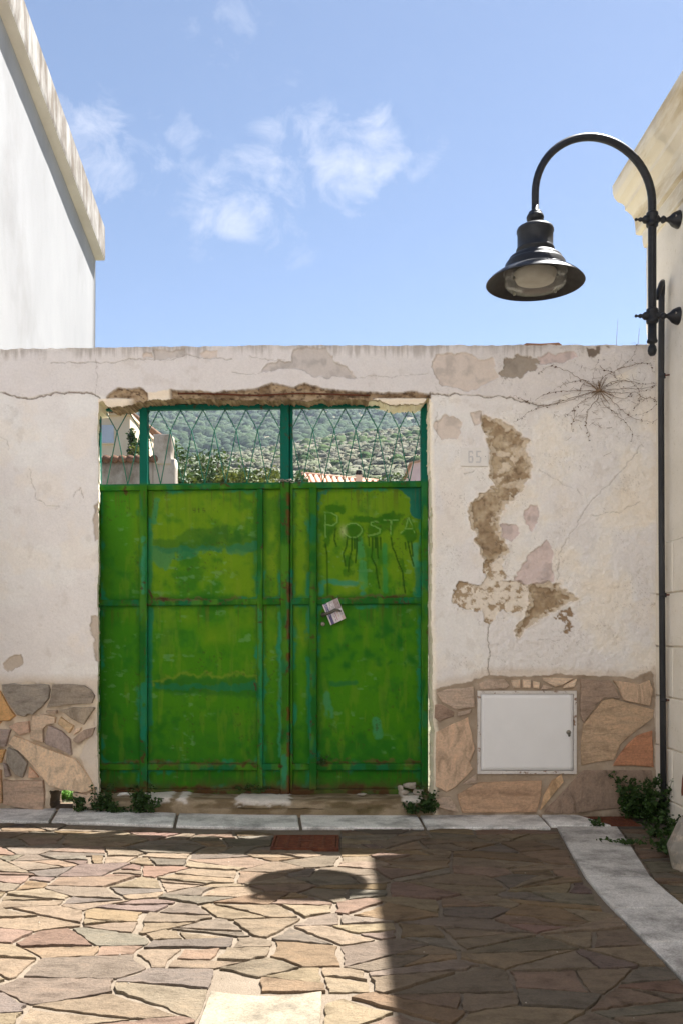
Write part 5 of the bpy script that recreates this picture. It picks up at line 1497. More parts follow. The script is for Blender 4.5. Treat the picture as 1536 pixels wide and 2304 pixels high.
def build_right():
    yc = 5.285
    r = thing('cream_building', (BX + 2, 2, 0), 'cream rendered building with moulded cornice at the right edge', 'building')
    # wall face above the block courses, gently uneven, with a chipped far corner
    ys = np.concatenate([np.linspace(-4, 3, 15), np.linspace(3.05, yc, 90)]); zs = np.linspace(1.53, 3.9, 110)
    A, B = np.meshgrid(ys, zs, indexing='xy')
    X = BX + (fbm(A * 1.7, B * 1.7, 4, 401) - .5) * .012 + (fbm(A * 9, B * 9, 3, 403) - .5) * .0025
    A = A + smooth(yc - .06, yc, A) * (fbm(A * 0, B * 7, 4, 405) - .55) * .055
    V = np.stack([X, A, B], -1).reshape(-1, 3); idx = np.arange(len(ys) * len(zs)).reshape(len(zs), len(ys))
    Fc = np.stack([idx[:-1, :-1], idx[1:, :-1], idx[1:, 1:], idx[:-1, 1:]], -1).reshape(-1, 4)
    e = idx[:, -1]; Bk = V[e].copy(); Bk[:, 0] = BX + 4; n0 = len(V)
    Fs = np.stack([e[:-1], e[1:], n0 + 1 + np.arange(len(e) - 1), n0 + np.arange(len(e) - 1)], -1)
    mk('wall', np.concatenate([V, Bk]), np.concatenate([Fc, Fs]), M['cream_render'], r, True)
    v, f = box(BX + .012, BX + 4, -4, yc - .004, -.1, 1.53); mk('wall_core', v, f, M['cream_render'], r)
    zc = [-.08, .13, .41, .685, .96, 1.25, 1.53]; g = .0035; rnd = random.Random(9)
    for k in range(6):
        edges = [yc]; y = yc - (.42 if k % 2 else .83)
        while y > -1.2: edges.append(y); y -= .83
        for a, b in zip(edges, edges[1:]):
            o_ = rnd.uniform(-.002, .002)
            v, f = merge([bbox_b(0, a - b - 2 * g, 0, zc[k + 1] - zc[k] - 2 * g, 0, .016, .0045)])
            v = [(BX + .014 - p[2] + o_, b + g + p[0], zc[k] + g + p[1]) for p in v]
            mk('block', v, [q[::-1] for q in f], M['cream_render'], r)
    # cornice profile (x, z); the far end returns are plain cut
    z0 = 3.40; b = BX
    prof = [(b + .5, z0), (b, z0), (b - .022, z0 + .004), (b - .024, z0 + .045), (b - .030, z0 + .085), (b - .046, z0 + .118), (b - .070, z0 + .140), (b - .084, z0 + .148), (b - .086, z0 + .172), (b - .100, z0 + .186), (b - .128, z0 + .200),
            (b - .150, z0 + .222), (b - .158, z0 + .248), (b - .158, z0 + .292), (b - .150, z0 + .300), (b - .112, z0 + .304), (b - .108, z0 + .340), (b - .100, z0 + .360), (b - .070, z0 + .372), (b - .066, z0 + .43), (b + .5, z0 + .45)]
    V, Fc = prism_y(prof, -4, yc + .135, 60, .010, 11); mk('cornice', V, Fc, M['cornice'], r)
    v, f = box(b + .1, b + 4, -4, yc, z0 + .1, z0 + .42); mk('roof_slab', v, f, M['cream_render'], r)
    # lower moulding under the cornice return at the far corner
    V, Fc = prism_y([(b + .02, 3.27), (b - .012, 3.275), (b - .020, 3.31), (b - .022, 3.36), (b + .02, 3.385)], -4, yc + .012, 40, .004, 13); mk('lower_moulding', V, Fc, M['cornice'], r)
    # broken plaster with brick showing near the foot
    y = BX * F / (1532 - 768); rnd = random.Random(4)
    P = roughen([(4.50, .20), (4.74, .18), (4.72, .30), (4.60, .40), (4.50, .42)], .03, .012, rnd)
    V, Fc = slab_mesh(P, lambda u, v, h: (BX - h, u, v), -.02, .004, .002, rnd); mk('exposed_brick', V, [q[::-1] for q in Fc], M['brick'], r)
    # guard stone at the foot
    o = rock('guard_stone', (BX - .06, 3.98, -.03), (.42, .34, .42), M['rock'], seed=44, n=14, origin=(BX, 3.7, 0))
    tag(o, 'rough grey guard stone at the foot of the cream building', 'stone')


build_right()


# ------------------------------------------------------------------ white house on the left
def build_left():
    xf = -2.10; yc = 7.785; zc = 4.23; sl = .282; y0 = 1.2
    r = thing('white_house', (xf - 2, 4.5, 0), 'white rendered house with sloping stained roof verge at the left', 'house')
    zr = lambda y: zc + (yc - y) * sl
    ys = np.linspace(y0, yc, 60); t = np.linspace(0, 1, 40); A, B = np.meshgrid(ys, t, indexing='xy')
    Z = -.1 + (zr(A) + .1) * B; X = xf + (fbm(A * 1.3, Z * 1.3, 4, 501) - .5) * .012
    V = np.stack([X, A, Z], -1).reshape(-1, 3); idx = np.arange(A.size).reshape(A.shape)
    Fc = np.stack([idx[:-1, :-1], idx[:-1, 1:], idx[1:, 1:], idx[1:, :-1]], -1).reshape(-1, 4)
    e = idx[:, -1]; Bk = V[e].copy(); Bk[:, 0] = xf - 6; n0 = len(V)
    Fs = np.stack([e[1:], e[:-1], n0 + np.arange(len(e) - 1), n0 + 1 + np.arange(len(e) - 1)], -1)[:, ::-1]
    mk('wall', np.concatenate([V, Bk]), np.concatenate([Fc, Fs]), M['white_render'], r, True)
    # verge: soffit and fascia, overhanging by a hand's breadth
    ov, hf = .078, .285; n = 70
    V = []; Fq = []
    for k in range(n + 1):
        y = y0 + (yc + .01 - y0) * k / n; w = (fbm(np.array([y * 5]), np.array([.5]), 4, 505)[0] - .5) * .010
        z = zr(y); ht = hf + (fbm(np.array([y * 7]), np.array([3.5]), 4, 507)[0] - .5) * .016
        V += [(xf - .02, y, z), (xf + ov + w, y, z + .002), (xf + ov + w * .5 + .004, y, z + .035), (xf + ov + w * .5, y, z + ht), (xf - .25, y, z + ht + .02)]
    for k in range(n):
        for i in range(4):
            a = k * 5 + i; Fq.append((a, a + 5, a + 6, a + 1))
    sof = [q for j, q in enumerate(Fq) if j % 4 in (0,)]; fac = [q for j, q in enumerate(Fq) if j % 4 != 0]
    end = [tuple(n * 5 + i for i in (0, 1, 2, 3, 4))]
    mk('soffit', V, sof, M['verge'], r); mk('verge', V, fac + end, M['verge_face'], r)
    v = [(xf - .2, y0, zr(y0) + .28), (xf - .2, yc + .01, zr(yc) + .28), (xf - 6, yc + .01, zr(yc) + .28), (xf - 6, y0, zr(y0) + .28)]
    mk('roof', v, [(0, 1, 2, 3)], M['rooftile'], r)


build_left()


def build_opposite():
    # unseen white house front behind the viewer, added to bounce sunlight onto the wall
    r = thing('bounce_facade', (-2, -3.5, 0), 'unseen white house front behind the viewer, added to bounce light across the lane', 'house')
    y = -1.3; x0, x1 = -9.0, 6.5; holes = [(-6.6, -5.5, 1.0, 2.5), (-3.9, -2.8, .02, 2.3), (-1.2, -.1, 1.0, 2.5), (2.2, 3.3, 1.0, 2.5)]; holes += [(a, b, 3.9, 5.3) for a, b, _, _ in holes]
    cols = sorted({x0, x1} | {v for h in holes for v in h[:2]}); rows = sorted({0.0, 6.6} | {v for h in holes for v in h[2:]}); parts = []
    for a, b in zip(cols, cols[1:]):
        for c, d in zip(rows, rows[1:]):
            if not any(h[0] <= a and b <= h[1] and h[2] <= c and d <= h[3] for h in holes): parts.append(([(a, y, c), (b, y, c), (b, y, d), (a, y, d)], [(3, 2, 1, 0)]))
    v, f = merge(parts); mk('wall', v, f, M['facing'], r)
    for a, b, c, d in holes:
        v, f = box(a, b, y - .2, y - .12, c, d); mk('door' if c < .1 else 'shutter', v, f, M['shutter'], r)
    v, f = box(x0 - .1, x1 + .1, y - 6, y + .25, 6.6, 6.8); mk('roof', v, f, M['rooftile'], r)


M['facing'] = plain('bounce_facade_render', (0.83, 0.83, 0.82), (0.88, 0.88, 0.87), 3)
build_opposite()

# ------------------------------------------------------------------ plants
def leaf_cloud(centres, normals_up, size, rnd, bend=.35, aspect=.62):
    """rhombic leaves, two triangles each"""
    C = np.asarray(centres); n = len(C)
    a = rnd.normal(size=(n, 3)); a[:, 2] = a[:, 2] * .6; a /= np.linalg.norm(a, axis=1)[:, None]
    b = rnd.normal(size=(n, 3)); b += np.array(normals_up); b -= (b * a).sum(1)[:, None] * a; b /= np.linalg.norm(b, axis=1)[:, None]
    w = np.cross(a, b); s = (size * rnd.uniform(.6, 1.35, n))[:, None]
    p0 = C - a * s * .5; p2 = C + a * s * .5; p1 = C + w * s * .5 * aspect + b * s * bend * .3; p3 = C - w * s * .5 * aspect + b * s * bend * .3
    V = np.stack([p0, p1, p2, p3], 1).reshape(-1, 3); i = np.arange(n) * 4
    return V, np.concatenate([np.stack([i, i + 1, i + 2], -1), np.stack([i, i + 2, i + 3], -1)])


def weed(base, stems, h, spread, leaf, label, seed, lean=(0, 0), dens=26, mat='weed', group='weeds along the wall foot', name='weed_clump', cat='weed'):
    rnd = random.Random(seed); nr = np.random.default_rng(seed); base = Vector(base)
    r = thing(name, base, label, cat, group); tubes = []; pts = []
    for s in range(stems):
        b = base + Vector((rnd.uniform(-1, 1) * spread * .55, rnd.uniform(-.5, .5) * spread * .5, 0)); hh = h * rnd.uniform(.35, 1.0)
        dx, dy = rnd.gauss(lean[0], .35) * spread, rnd.gauss(lean[1] - .15, .3) * spread
        line = [b + Vector((dx * t ** 1.3 + rnd.uniform(-.006, .006), dy * t, hh * (t - .22 * t * t))) for t in (0, .25, .5, .75, 1)]
        tubes.append(tube(line, [.0022, .002, .0017, .0013, .0008], 4, False))
        for k in range(dens):
            t = rnd.uniform(.08, 1); i = min(int(t * 4), 3); q = line[i].lerp(line[i + 1], t * 4 - i); o = rnd.uniform(.004, .020 + .4 * leaf)
            a = rnd.uniform(0, 6.28); pts.append(q + Vector((math.cos(a) * o, math.sin(a) * o * .8, rnd.uniform(-.008, .010))))
    V, Fc = merge(tubes); mk('stems', V, Fc, M['twig'] if mat == 'straw' else M[mat], r)
    P = np.array([tuple(p) for p in pts]); P[:, 2] = np.maximum(P[:, 2], base.z + .004)
    V, Fc = leaf_cloud(P, (0, -.4, .9), leaf, nr); mk('foliage', V, Fc, M[mat], r)
    return r


def build_weeds():
    z0 = gz(-1.3) + .013
    weed((-1.44, YW - .035, z0), 9, .11, .10, .024, 'low dark weed beside the drain hole, leftmost on the kerb', 61, dens=24)
    weed((-1.32, YW - .03, z0), 10, .20, .075, .024, 'tall dark weed between the stone foot and the left jamb', 62, dens=30)
    weed((-1.24, YW - .045, .028), 7, .09, .09, .022, 'small dark weed spilling on the kerb just right of the left jamb', 63, dens=20)
    weed((-1.10, YW - .04, .028), 14, .22, .095, .024, 'bushy weed in front of the sill below the gate post', 64, dens=32)
    weed((.40, YW - .04, .028), 7, .09, .07, .024, 'low weed at the right end of the gate sill', 65, dens=22)
    weed((.485, YW - .035, .028), 10, .21, .07, .026, 'upright weed at the foot of the right jamb', 66, dens=28)
    weed((1.62, YW - .09, .01), 18, .33, .10, .028, 'large leafy weed bush in the corner of wall and building', 67, dens=46)
    weed((1.69, 4.92, .01), 16, .32, .085, .027, 'leafy weed climbing around the foot of the conduit', 68, dens=42)
    weed((1.64, 4.60, .01), 16, .17, .16, .027, 'spreading weed in front of the corner bush', 69, lean=(0, -.2), dens=36)
    weed((1.55, 4.28, .01), 14, .13, .17, .028, 'low trailing weed beside the granite strip', 70, lean=(-.3, -.1), dens=30)
    weed((1.40, 4.38, .02), 4, .03, .12, .024, 'thin runner of weed creeping over the granite strip', 71, lean=(-.7, 0), dens=16)
    weed((1.36, 4.84, .01), 5, .04, .05, .020, 'tiny weed tuft before the rusted corner cover', 72, dens=18)
    # wisps growing in the gate's ledges
    weed((W(715, 1700, YG - .02).x, YG - .022, W(715, 1722, YG).z), 6, .12, .05, .015, 'wispy dry weed on the lower gate ledge beside the door edge', 73, dens=12, lean=(.4, -.1))
    weed((W(560, 1770, YG - .02).x, YG - .022, W(560, 1778, YG).z), 9, .055, .13, .016, 'flat weed growing along the foot of the left gate leaf', 74, dens=16, lean=(.2, 0))


build_weeds()


def build_vine():
    rnd = random.Random(77); c = Vector(((1345 - 768) / S, YW - .02, (1838 - 881) / S))
    r = thing('dry_vine', c, 'leafless dry vine radiating over the wall below the street lamp', 'vine')
    Z = lambda pts: [(1150 + x / 4.389, 760 + y / 4.389) for x, y in pts]
    arms = [[(850, 530), (700, 430), (560, 350), (440, 300), (350, 295), (250, 365)], [(850, 530), (600, 600), (420, 660), (280, 680), (150, 645), (60, 595), (0, 580)], [(850, 530), (740, 560), (560, 630), (300, 690), (170, 740), (60, 820), (0, 850)],
            [(850, 530), (600, 535), (430, 540), (290, 580), (220, 630)], [(850, 530), (750, 445), (640, 432), (540, 455), (430, 500)], [(850, 530), (860, 450), (920, 380), (1020, 330), (1130, 250), (1200, 160), (1215, 60), (1150, 75)],
            [(1020, 330), (1150, 285), (1280, 265), (1350, 270), (1375, 320), (1405, 370)], [(850, 530), (930, 470), (1060, 430), (1150, 440), (1220, 490), (1250, 560), (1250, 650), (1180, 720)], [(850, 530), (1050, 515), (1250, 510), (1380, 490), (1445, 430)],
            [(850, 530), (1000, 550), (1200, 545), (1330, 525), (1440, 460)], [(850, 530), (950, 600), (1040, 690), (1150, 775), (1280, 830), (1380, 835), (1440, 815)], [(870, 600), (900, 670), (990, 730), (1080, 815), (1140, 880), (1180, 950), (1165, 1030)],
            [(850, 530), (780, 590), (680, 640), (600, 720), (500, 780)], [(850, 600), (770, 690), (730, 780), (730, 900), (760, 960), (740, 1030)], [(850, 530), (1060, 440), (1280, 465), (1440, 455)], [(850, 530), (700, 470), (670, 530), (665, 570)],
            [(860, 280), (910, 330), (990, 360), (1030, 420)], [(850, 530), (830, 480), (790, 420), (820, 300), (850, 220)], [(1240, 560), (1300, 600), (1390, 610), (1415, 660), (1330, 740), (1200, 780)], [(600, 700), (610, 780), (585, 880), (580, 930)], [(860, 530), (1080, 610), (1200, 560)]]
    tubes = []; leaves = []
    for a in arms:
        P = Z(a); pts = []; n = len(P)
        for i in range(n - 1):
            for k in range(5):
                t = k / 5; x = P[i][0] * (1 - t) + P[i + 1][0] * t; y = P[i][1] * (1 - t) + P[i + 1][1] * t
                # Catmull-Rom style easing of the corners
                p0 = P[max(i - 1, 0)]; p3 = P[min(i + 2, n - 1)]; p1 = P[i]; p2 = P[i + 1]
                x, y = [.5 * (2 * p1[q] + (p2[q] - p0[q]) * t + (2 * p0[q] - 5 * p1[q] + 4 * p2[q] - p3[q]) * t * t + (3 * p1[q] - p0[q] - 3 * p2[q] + p3[q]) * t ** 3) for q in (0, 1)]
                pts.append(((x - 768) / S + rnd.uniform(-.004, .004), YW - .014 - rnd.uniform(0, .012), (1838 - y) / S + rnd.uniform(-.004, .004)))
        m = len(pts); tubes.append(tube(pts, [.0018 - .0011 * min(1, i / (m * .8)) for i in range(m)], 4, False))
        for i, p in enumerate(pts):
            if i > 4 and rnd.random() < .55: leaves.append((p[0] + rnd.uniform(-.008, .008), p[1] - .004, p[2] + rnd.uniform(-.010, .006)))
    for k in range(130):
        x, y = Z([(rnd.gauss(850, 300), rnd.gauss(620, 170))])[0]; a = rnd.uniform(0, 6.28); L = rnd.uniform(6, 24)
        tubes.append(tube([((x - 768) / S, YW - .014, (1838 - y) / S), ((x + math.cos(a) * L - 768) / S, YW - .018, (1838 - y - math.sin(a) * L * .6) / S)], .0009, 3, False))
    for k in range(26):
        a = rnd.uniform(0, 6.28); L = rnd.uniform(.03, .10); tubes.append(tube([c, c + Vector((math.cos(a) * L, -.004, math.sin(a) * L))], .0014, 4, False))
    V, Fc = merge(tubes); mk('stems', V, Fc, M['twig'], r)
    V, Fc = leaf_cloud(np.array(leaves), (0, -1, 0), .013, np.random.default_rng(5), .5, .5); mk('withered_leaves', V, Fc, M['dryleaf'], r)
    rock('root_knot', c, (.018, .012, .014), M['twig'], r, seed=3, origin=tuple(c))
    # bits on top of the wall
    p = W(1220, 776, YW + .06); V = []; n = 8
    x0, x1 = (1172 - 768) / S, (1266 - 768) / S; zt = (1838 - 777) / S
    P = [(x0, zt - .02), (x1, zt - .02), (x1 - .005, zt + .006), (x1 - .022, zt + .019), (x0 + .11, zt + .013), (x0 + .03, zt + .016), (x0 + .008, zt + .004)]
    V = [(x, YW + .01, z) for x, z in P] + [(x, YW + .13, z + .004) for x, z in P]; k = len(P)
    Fc = [tuple(range(k)), tuple(range(k, 2 * k))[::-1]] + [(i + k, i, (i + 1) % k, (i + 1) % k + k)[::-1] for i in range(k)]
    tag(mk('broken_roof_tile', V, Fc, M['darktile'], origin=((x0 + x1) / 2, YW + .06, zt)), 'broken roof tile lying on top of the wall', 'tile')
    for i, (px, h, lab) in enumerate(((1391, .17, 'taller dry grass stalk on top of the wall near the lamp'), (1440, .12, 'shorter dry grass stalk on top of the wall against the cream building'))):
        b = Vector(((px - 768) / S, YW + .05, (1838 - 780) / S)); t = thing('grass_stalk', b, lab, 'grass', 'dry stalks on the wall top')
        V, Fc = tube([b, b + Vector((.004, 0, h * .5)), b + Vector((.010, 0, h))], [.0013, .001, .0006], 4); mk('stalk', V, Fc, M['twig'], t)


build_vine()


# ------------------------------------------------------------------ behind the wall
def build_backdrop():
    rnd = random.Random(13); nr = np.random.default_rng(13)
    # weeds and straw just behind the drain hole
    hx = (140 - 768) / S * 1.1
    weed((hx - .02, 5.80, -.02), 16, .14, .14, .03, 'bright grass tuft seen through the drain hole', 81, dens=30, mat='grass', group='plants behind the wall', name='grass_tuft', cat='grass')
    r = thing('straw_heap', (hx - .05, 6.2, -.02), 'heap of dry straw seen through the drain hole', 'straw')
    for k in range(5):
        tb = []
        for i in range(90):
            x, y = hx - .05 + rnd.gauss(0, .22), 6.2 + rnd.gauss(0, .12); z = abs(rnd.gauss(0, .07)); a = rnd.gauss(0, .35); L = rnd.uniform(.08, .2)
            tb.append(tube([(x - L * math.cos(a), y, z - L * math.sin(a) * .3), (x + L * math.cos(a), y + rnd.uniform(-.05, .05), z + L * math.sin(a) * .3 + .01)], .003, 4, False))
        V, Fc = merge(tb); tag(mk('straw', V, Fc, M['straw'], r), kind='stuff')
    # garden wall with a pier
    d = 14.0; X = lambda px, dd=d: (px - 768) * dd / F; Zp = lambda py, dd=d: H + (YH - py) * dd / F
    t = thing('garden_wall', (X(300), d, .4), 'grey stained garden wall with tile-capped top and pier beyond the gate', 'wall')
    def grid_block(name, x0, x1, z0, z1, y, th, mat, seed, amp=.03):
        nx, nz = 24, 24; A, B = np.meshgrid(np.linspace(x0, x1, nx), np.linspace(z0, z1, nz), indexing='xy')
        Xn = A + (smooth(x0 + .12, x0, A) + smooth(x1 - .12, x1, A)) * (fbm(A * 0, B * 5, 3, seed) - .5) * amp; Zn = B + smooth(z1 - .12, z1, B) * (fbm(A * 5, B * 0, 3, seed + 1) - .5) * amp
        Yn = y + (fbm(A * 3, B * 3, 3, seed + 2) - .5) * amp
        V = np.stack([Xn, Yn, Zn], -1).reshape(-1, 3); idx = np.arange(nx * nz).reshape(nz, nx)
        Fq = np.stack([idx[:-1, :-1], idx[:-1, 1:], idx[1:, 1:], idx[1:, :-1]], -1).reshape(-1, 4)
        rim = np.concatenate([idx[0, :-1], idx[:-1, -1], idx[-1, :0:-1], idx[:0:-1, 0]]); Bk = V[rim].copy(); Bk[:, 1] = y + th; k = len(rim); i = np.arange(k); j = (i + 1) % k
        Fs = np.stack([rim[j], rim[i], len(V) + i, len(V) + j], -1)
        return mk(name, np.concatenate([V, Bk]), np.concatenate([Fq, Fs]), mat, t)
    grid_block('wall', X(150), X(346), .2, Zp(1034), d, .22, M['far_grey'], 1)
    grid_block('wall', X(346), X(394), .2, Zp(1031), d - .02, .26, M['far_grey'], 5)
    grid_block('pier', X(347), X(386), Zp(1045), Zp(979), d - .05, .30, M['far_grey'], 9)
    for k in range(9):
        px = 205 + 18 * k
        V, Fc = tube([(X(px), d - .06, Zp(1034)), (X(px), d + .26, Zp(1033) + .02)], .062, 10); mk('cap_tile', V, Fc, M['darktile'], t, True)
    # cream house with shutter
    d = 32.0
    t2 = thing('village_house', (X(200, d), d + 3, terrain_z(-9, 32) - .2), 'cream house with pale blue shutter behind the garden wall', 'house')
    v, f = box(X(120, d), X(293, d), d, d + 6, 1.0, Zp(936, d)); mk('wall', v, f, M['far_cream'], t2)
    v, f = box(X(118, d), X(296, d), d - .15, d + 6.1, Zp(936, d), Zp(930, d)); rf = mk('roof', v, f, M['far_cream'], t2)
    for k in range(20):
        V, Fc = tube([(X(150 + 7.5 * k, d), d - .28, Zp(928, d)), (X(150 + 7.5 * k, d), d + 6, Zp(900, d))], .07, 8); mk('tile', V, Fc, M['darktile'], rf, True)
    v, f = box(X(214, d), X(257, d), d - .04, d + .02, Zp(997, d), Zp(957, d)); wi = mk('window', v, f, M['shutter'], t2)
    for k in range(9):
        z = Zp(997, d) + (Zp(957, d) - Zp(997, d)) * (k + .5) / 9; v, f = box(X(215, d), X(256, d), d - .06, d - .041, z - .03, z + .025); mk('shutter_slat', v, f, M['shutter'], wi)
    v, f = box(X(211, d), X(260, d), d - .10, d + .02, Zp(1000, d), Zp(997.5, d)); mk('sill', v, f, M['far_cream'], wi)
    # tiled roof with chimney
    d = 26.0
    t3 = thing('low_house', (X(800, d), d + 2, terrain_z(.5, 26) - .2), 'low house with terracotta roof and black chimney cowl beyond the gate', 'house')
    v, f = box(X(690, d), X(845, d), d + .3, d + 4.6, 2.0, Zp(1100, d)); mk('wall', v, f, M['far_cream'], t3)
    e0, e1 = Vector((X(698, d), d - .2, Zp(1110, d))), Vector((X(850, d), d - .2, Zp(1119, d))); r0, r1 = Vector((X(678, d + 2.4), d + 2.4, Zp(1069.5, d + 2.4))), Vector((X(850, d + 2.4), d + 2.4, Zp(1086, d + 2.4)))
    bk0, bk1 = r0 + Vector((.3, 2.4, -.9)), r1 + Vector((0, 2.4, -.9))
    V = [e0, e1, r1, r0, bk1, bk0] + [p - Vector((0, 0, .12)) for p in (e0, e1, r1, r0, bk1, bk0)]
    rf = mk('roof', V, [(0, 1, 2, 3), (3, 2, 4, 5), (0, 6, 7, 1), (0, 3, 9, 6), (3, 5, 11, 9)], M['rooftile'], t3)
    n = 13
    for k in range(n):
        a = e0.lerp(e1, (k + .5) / n); b = r0.lerp(r1, (k + .5) / n)
        V, Fc = tube([a + Vector((0, 0, .02)), a.lerp(b, .5) + Vector((0, 0, .02)), b + Vector((0, 0, .02))], [.075, .07, .065], 8); mk('roof_tile', V, Fc, M['rooftile'], rf, True)
    V, Fc = tube([r0 + Vector((0, 0, .04)), r1 + Vector((0, 0, .04))], .07, 8); mk('ridge_tile', V, Fc, M['rooftile'], rf, True)
    d2 = d + 1.6
    v, f = box(X(800, d2), X(814, d2), d2, d2 + .2, Zp(1100, d2), Zp(1068, d2)); ch = mk('chimney', v, f, M['far_cream'], t3)
    V, Fc = lathe([(.10, 0), (.105, .03), (.085, .04), (.105, .06), (.105, .09), (.085, .10), (.10, .12), (.09, .17), (.02, .19)], (X(807, d2), d2 + .1, Zp(1070, d2)), (0, 0, 1), 12); mk('cowl', V, Fc, M['chimney'], ch, True)
    # pink house at the right
    d = 40.0
    t4 = thing('pink_house', (X(950, d), d + 2, terrain_z(4, 40) - .2), 'pink house gable behind the right end of the gate grille', 'house')
    xg0, xg1 = X(926, d), X(1010, d)
    V = [(xg0, d, 3), (xg1, d, 3), (xg1, d, Zp(1052, d)), (X(952, d), d, Zp(1037, d)), (xg0, d, Zp(1041, d))]; V += [(x, d + 4, z) for x, y, z in V]
    mk('wall', V, [(0, 1, 2, 3, 4), (0, 4, 9, 5), (4, 3, 8, 9), (3, 2, 7, 8), (1, 6, 7, 2)], M['far_pink'], t4)
    v = [(xg0 - .12, d - .12, Zp(1041, d) + .01), (X(952, d), d - .12, Zp(1036, d) + .03), (X(952, d), d + 4, Zp(1036, d) + .03), (xg0 - .12, d + 4, Zp(1041, d) + .01)]; v += [(a, b, c - .07) for a, b, c in v]
    mk('roof_edge', v, [(0, 1, 2, 3), (4, 7, 6, 5), (0, 4, 5, 1), (0, 3, 7, 4), (1, 5, 6, 2)], M['rooftile'], t4)

    # garden shrubs on the near slope, each its own plant
    def shrub(px, py_top, d, w, h, mat, label, seed, nleaf=520, leaf=.16):
        x = X(px, d); zt = Zp(py_top, d); zb = float(terrain_z(np.array([x]), np.array([d]))[0]) - .1
        nr2 = np.random.default_rng(seed); rn = random.Random(seed)
        t = thing('shrub', (x, d, zb), label, 'shrub', 'garden shrubs beyond the gate')
        tb = []; blobs = []
        for k in range(7):
            q = Vector((x + rn.uniform(-.5, .5) * w, d + rn.uniform(-.5, .5) * w, zt - h * rn.uniform(.15, .75)))
            tb.append(tube([(x, d, zb), (x + (q.x - x) * .4, d + (q.y - d) * .4, zb + (q.z - zb) * .6), q], [.07, .05, .015], 6, False)); blobs.append((q, w * rn.uniform(.22, .40)))
        V, Fc = merge(tb); mk('trunk', V, Fc, M['twig'], t)
        cs = []
        for i in range(nleaf):
            q, rr = blobs[i % len(blobs)]; v3 = nr2.normal(size=3); v3 /= np.linalg.norm(v3); cs.append(np.array(q) + v3 * rr * (nr2.uniform(.35, 1.05)) * np.array((1, 1, h / w * .9)))
        V, Fc = leaf_cloud(np.array(cs), (0, -.2, .8), leaf, nr2); mk('crown', V, Fc, M[mat], t)
    S_ = [(440, 1008, 20, 1.2, 1.1, 'shrub', 'round dark green shrub behind the pier, tallest of the garden shrubs'), (400, 1042, 17, .9, .9, 'shrub', 'dark shrub at the right foot of the garden wall'),
          (432, 1056, 18, 1.1, .8, 'shrub2', 'yellow-green shrub in front of the round dark shrub'), (488, 1032, 22, 1.1, .8, 'shrub', 'dark shrub right of the round tallest shrub'),
          (520, 1052, 20, 1.0, .7, 'shrub2', 'yellowish shrub between two dark garden shrubs'), (565, 1048, 19, 1.0, .9, 'shrub', 'dark green shrub left of the yellow one by the middle posts'),
          (600, 1056, 18, .9, .8, 'shrub2', 'bright yellow-green shrub beside the middle gate posts'), (545, 1068, 16, .8, .6, 'shrub2', 'low yellow shrub at the bottom of the grille'),
          (307, 968, 30, .55, 1.2, 'shrub', 'green bush between the cream house and the garden pier'), (306, 1010, 24, .5, .9, 'shrub2', 'yellow-green bush below the cream house corner'),
          (478, 1066, 17, .9, .6, 'shrub', 'low dark shrub above the sheet of the left gate leaf'), (640, 1062, 21, 1.0, .8, 'shrub', 'green shrub hidden behind the middle gate posts'), (690, 1066, 30, 1.4, .9, 'shrub', 'green shrub left of the terracotta roof'), (868, 1070, 34, 1.4, .8, 'shrub', 'green shrub right of the chimney'), (943, 1068, 24, .7, .8, 'shrub2', 'small leafy bush before the pink house')]
    for i, (px, py, d, w, h, mt, lab) in enumerate(S_): shrub(px, py, d, w, h, mt, lab, 100 + i, 1100 if d < 24 else 800, .095 if d < 24 else .13)

    # scrub and wood on the hill: one mass each
    def mass(name, n, y0, y1, rmin, rmax, mat, label, seed, hk, cols, leaves=0, leafk=.3, clump=0.0):
        g = np.random.default_rng(seed); y = np.sqrt(g.uniform(y0 ** 2, y1 ** 2, n)); x = g.uniform(-.36, .20, n) * y
        if clump:
            ok = fbm(x / 20 + 5, y / 30 + 5, 3, 8) > clump; x, y = x[ok], y[ok]; n = len(x)
        rr = g.uniform(rmin, rmax, n) * (.65 + .7 * vnoise(x / 15, y / 15, 3)); z = terrain_z(x, y)
        el = np.radians([-8, 30, 62]); az = np.arange(8) / 8 * 2 * math.pi
        tv = np.concatenate([np.stack([np.cos(e) * np.cos(az + .3 * k), np.cos(e) * np.sin(az + .3 * k), np.sin(e) + 0 * az], -1) for k, e in enumerate(el)] + [np.array([[0, 0, 1.]])])
        P = np.stack([x, y, z], -1)[:, None] + tv[None] * rr[:, None, None] * g.uniform(.72, 1.12, (n, 25, 1)) * np.array((1, 1, hk))
        tf = [(k * 8 + i, k * 8 + (i + 1) % 8, k * 8 + 8 + (i + 1) % 8) for k in range(2) for i in range(8)] + [(k * 8 + i, k * 8 + 8 + (i + 1) % 8, k * 8 + 8 + i) for k in range(2) for i in range(8)] + [(16 + i, 16 + (i + 1) % 8, 24) for i in range(8)]
        Fc = (np.array(tf)[None] + (np.arange(n) * 25)[:, None, None]).reshape(-1, 3)
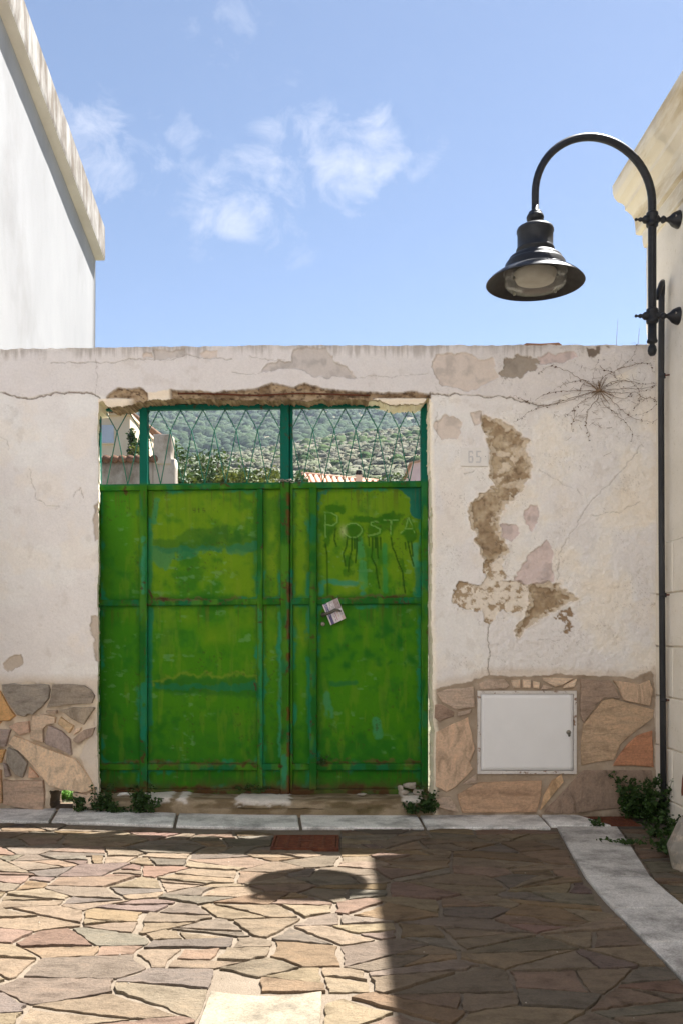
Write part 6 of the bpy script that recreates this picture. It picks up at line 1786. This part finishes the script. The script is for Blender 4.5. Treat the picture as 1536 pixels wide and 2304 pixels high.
        cc = np.array(cols)[g.integers(0, len(cols), n)] * g.uniform(.8, 1.2, (n, 1)); C = np.repeat(cc, 25, 0); V = P.reshape(-1, 3)
        if leaves:
            near = np.where(y < 200)[0]; v = g.normal(size=(len(near), leaves, 3)); v /= np.linalg.norm(v, axis=2)[..., None]; v[..., 2] = np.abs(v[..., 2]) * hk
            Q = np.stack([x, y, z], -1)[near][:, None] + v * rr[near][:, None, None] * g.uniform(.85, 1.15, (len(near), leaves, 1))
            V2, F2 = leaf_cloud(Q.reshape(-1, 3), (0, -.3, 1.2), np.repeat(rr[near] * leafk, leaves), g, .3, .8)
            Fc = np.concatenate([Fc, F2 + len(V)]); C = np.concatenate([C, np.repeat(cc[near], leaves * 4, 0)]); V = np.concatenate([V, V2])
        tag(mk(name, V, Fc, M[mat], None, True, cols=C), label, None, None, 'stuff')
    mass('hill_scrub', 5200, 45, 314, .5, 1.5, 'canopy', 'grey-green scrub covering the near hillside', 5, .6, [(.12, .127, .082), (.135, .137, .095), (.11, .122, .072), (.145, .14, .105), (.125, .115, .078)], 14, .26)
    mass('hill_bushes', 700, 60, 314, .8, 2.0, 'canopy', 'dark bushes dotted over the near hillside', 6, .8, [(.035, .065, .018), (.05, .08, .022), (.06, .085, .03)], 22, .34, .5)
    mass('hill_forest', 6500, 335, 735, 2.0, 4.6, 'canopy', 'dense blue-green wood on the far hill', 7, .85, [(.024, .045, .018), (.032, .056, .022), (.042, .062, .03), (.028, .047, .026)])


build_backdrop()

# thin summer haze over the whole place
hz = box(-1700, 1700, -40, 2560, -3, 214)
mv = bpy.data.materials.new('haze_air'); mv.use_nodes = True; nt = mv.node_tree; nt.nodes.clear()
pv = nt.nodes.new('ShaderNodeVolumePrincipled'); om = nt.nodes.new('ShaderNodeOutputMaterial')
pv.inputs['Color'].default_value = (0.72, 0.84, 1.0, 1); pv.inputs['Density'].default_value = 0.0002; pv.inputs['Anisotropy'].default_value = 0.2
nt.links.new(pv.outputs[0], om.inputs['Volume'])
tag(mk('haze', hz[0], hz[1], mv), 'thin pale summer haze over the hills', kind='stuff')
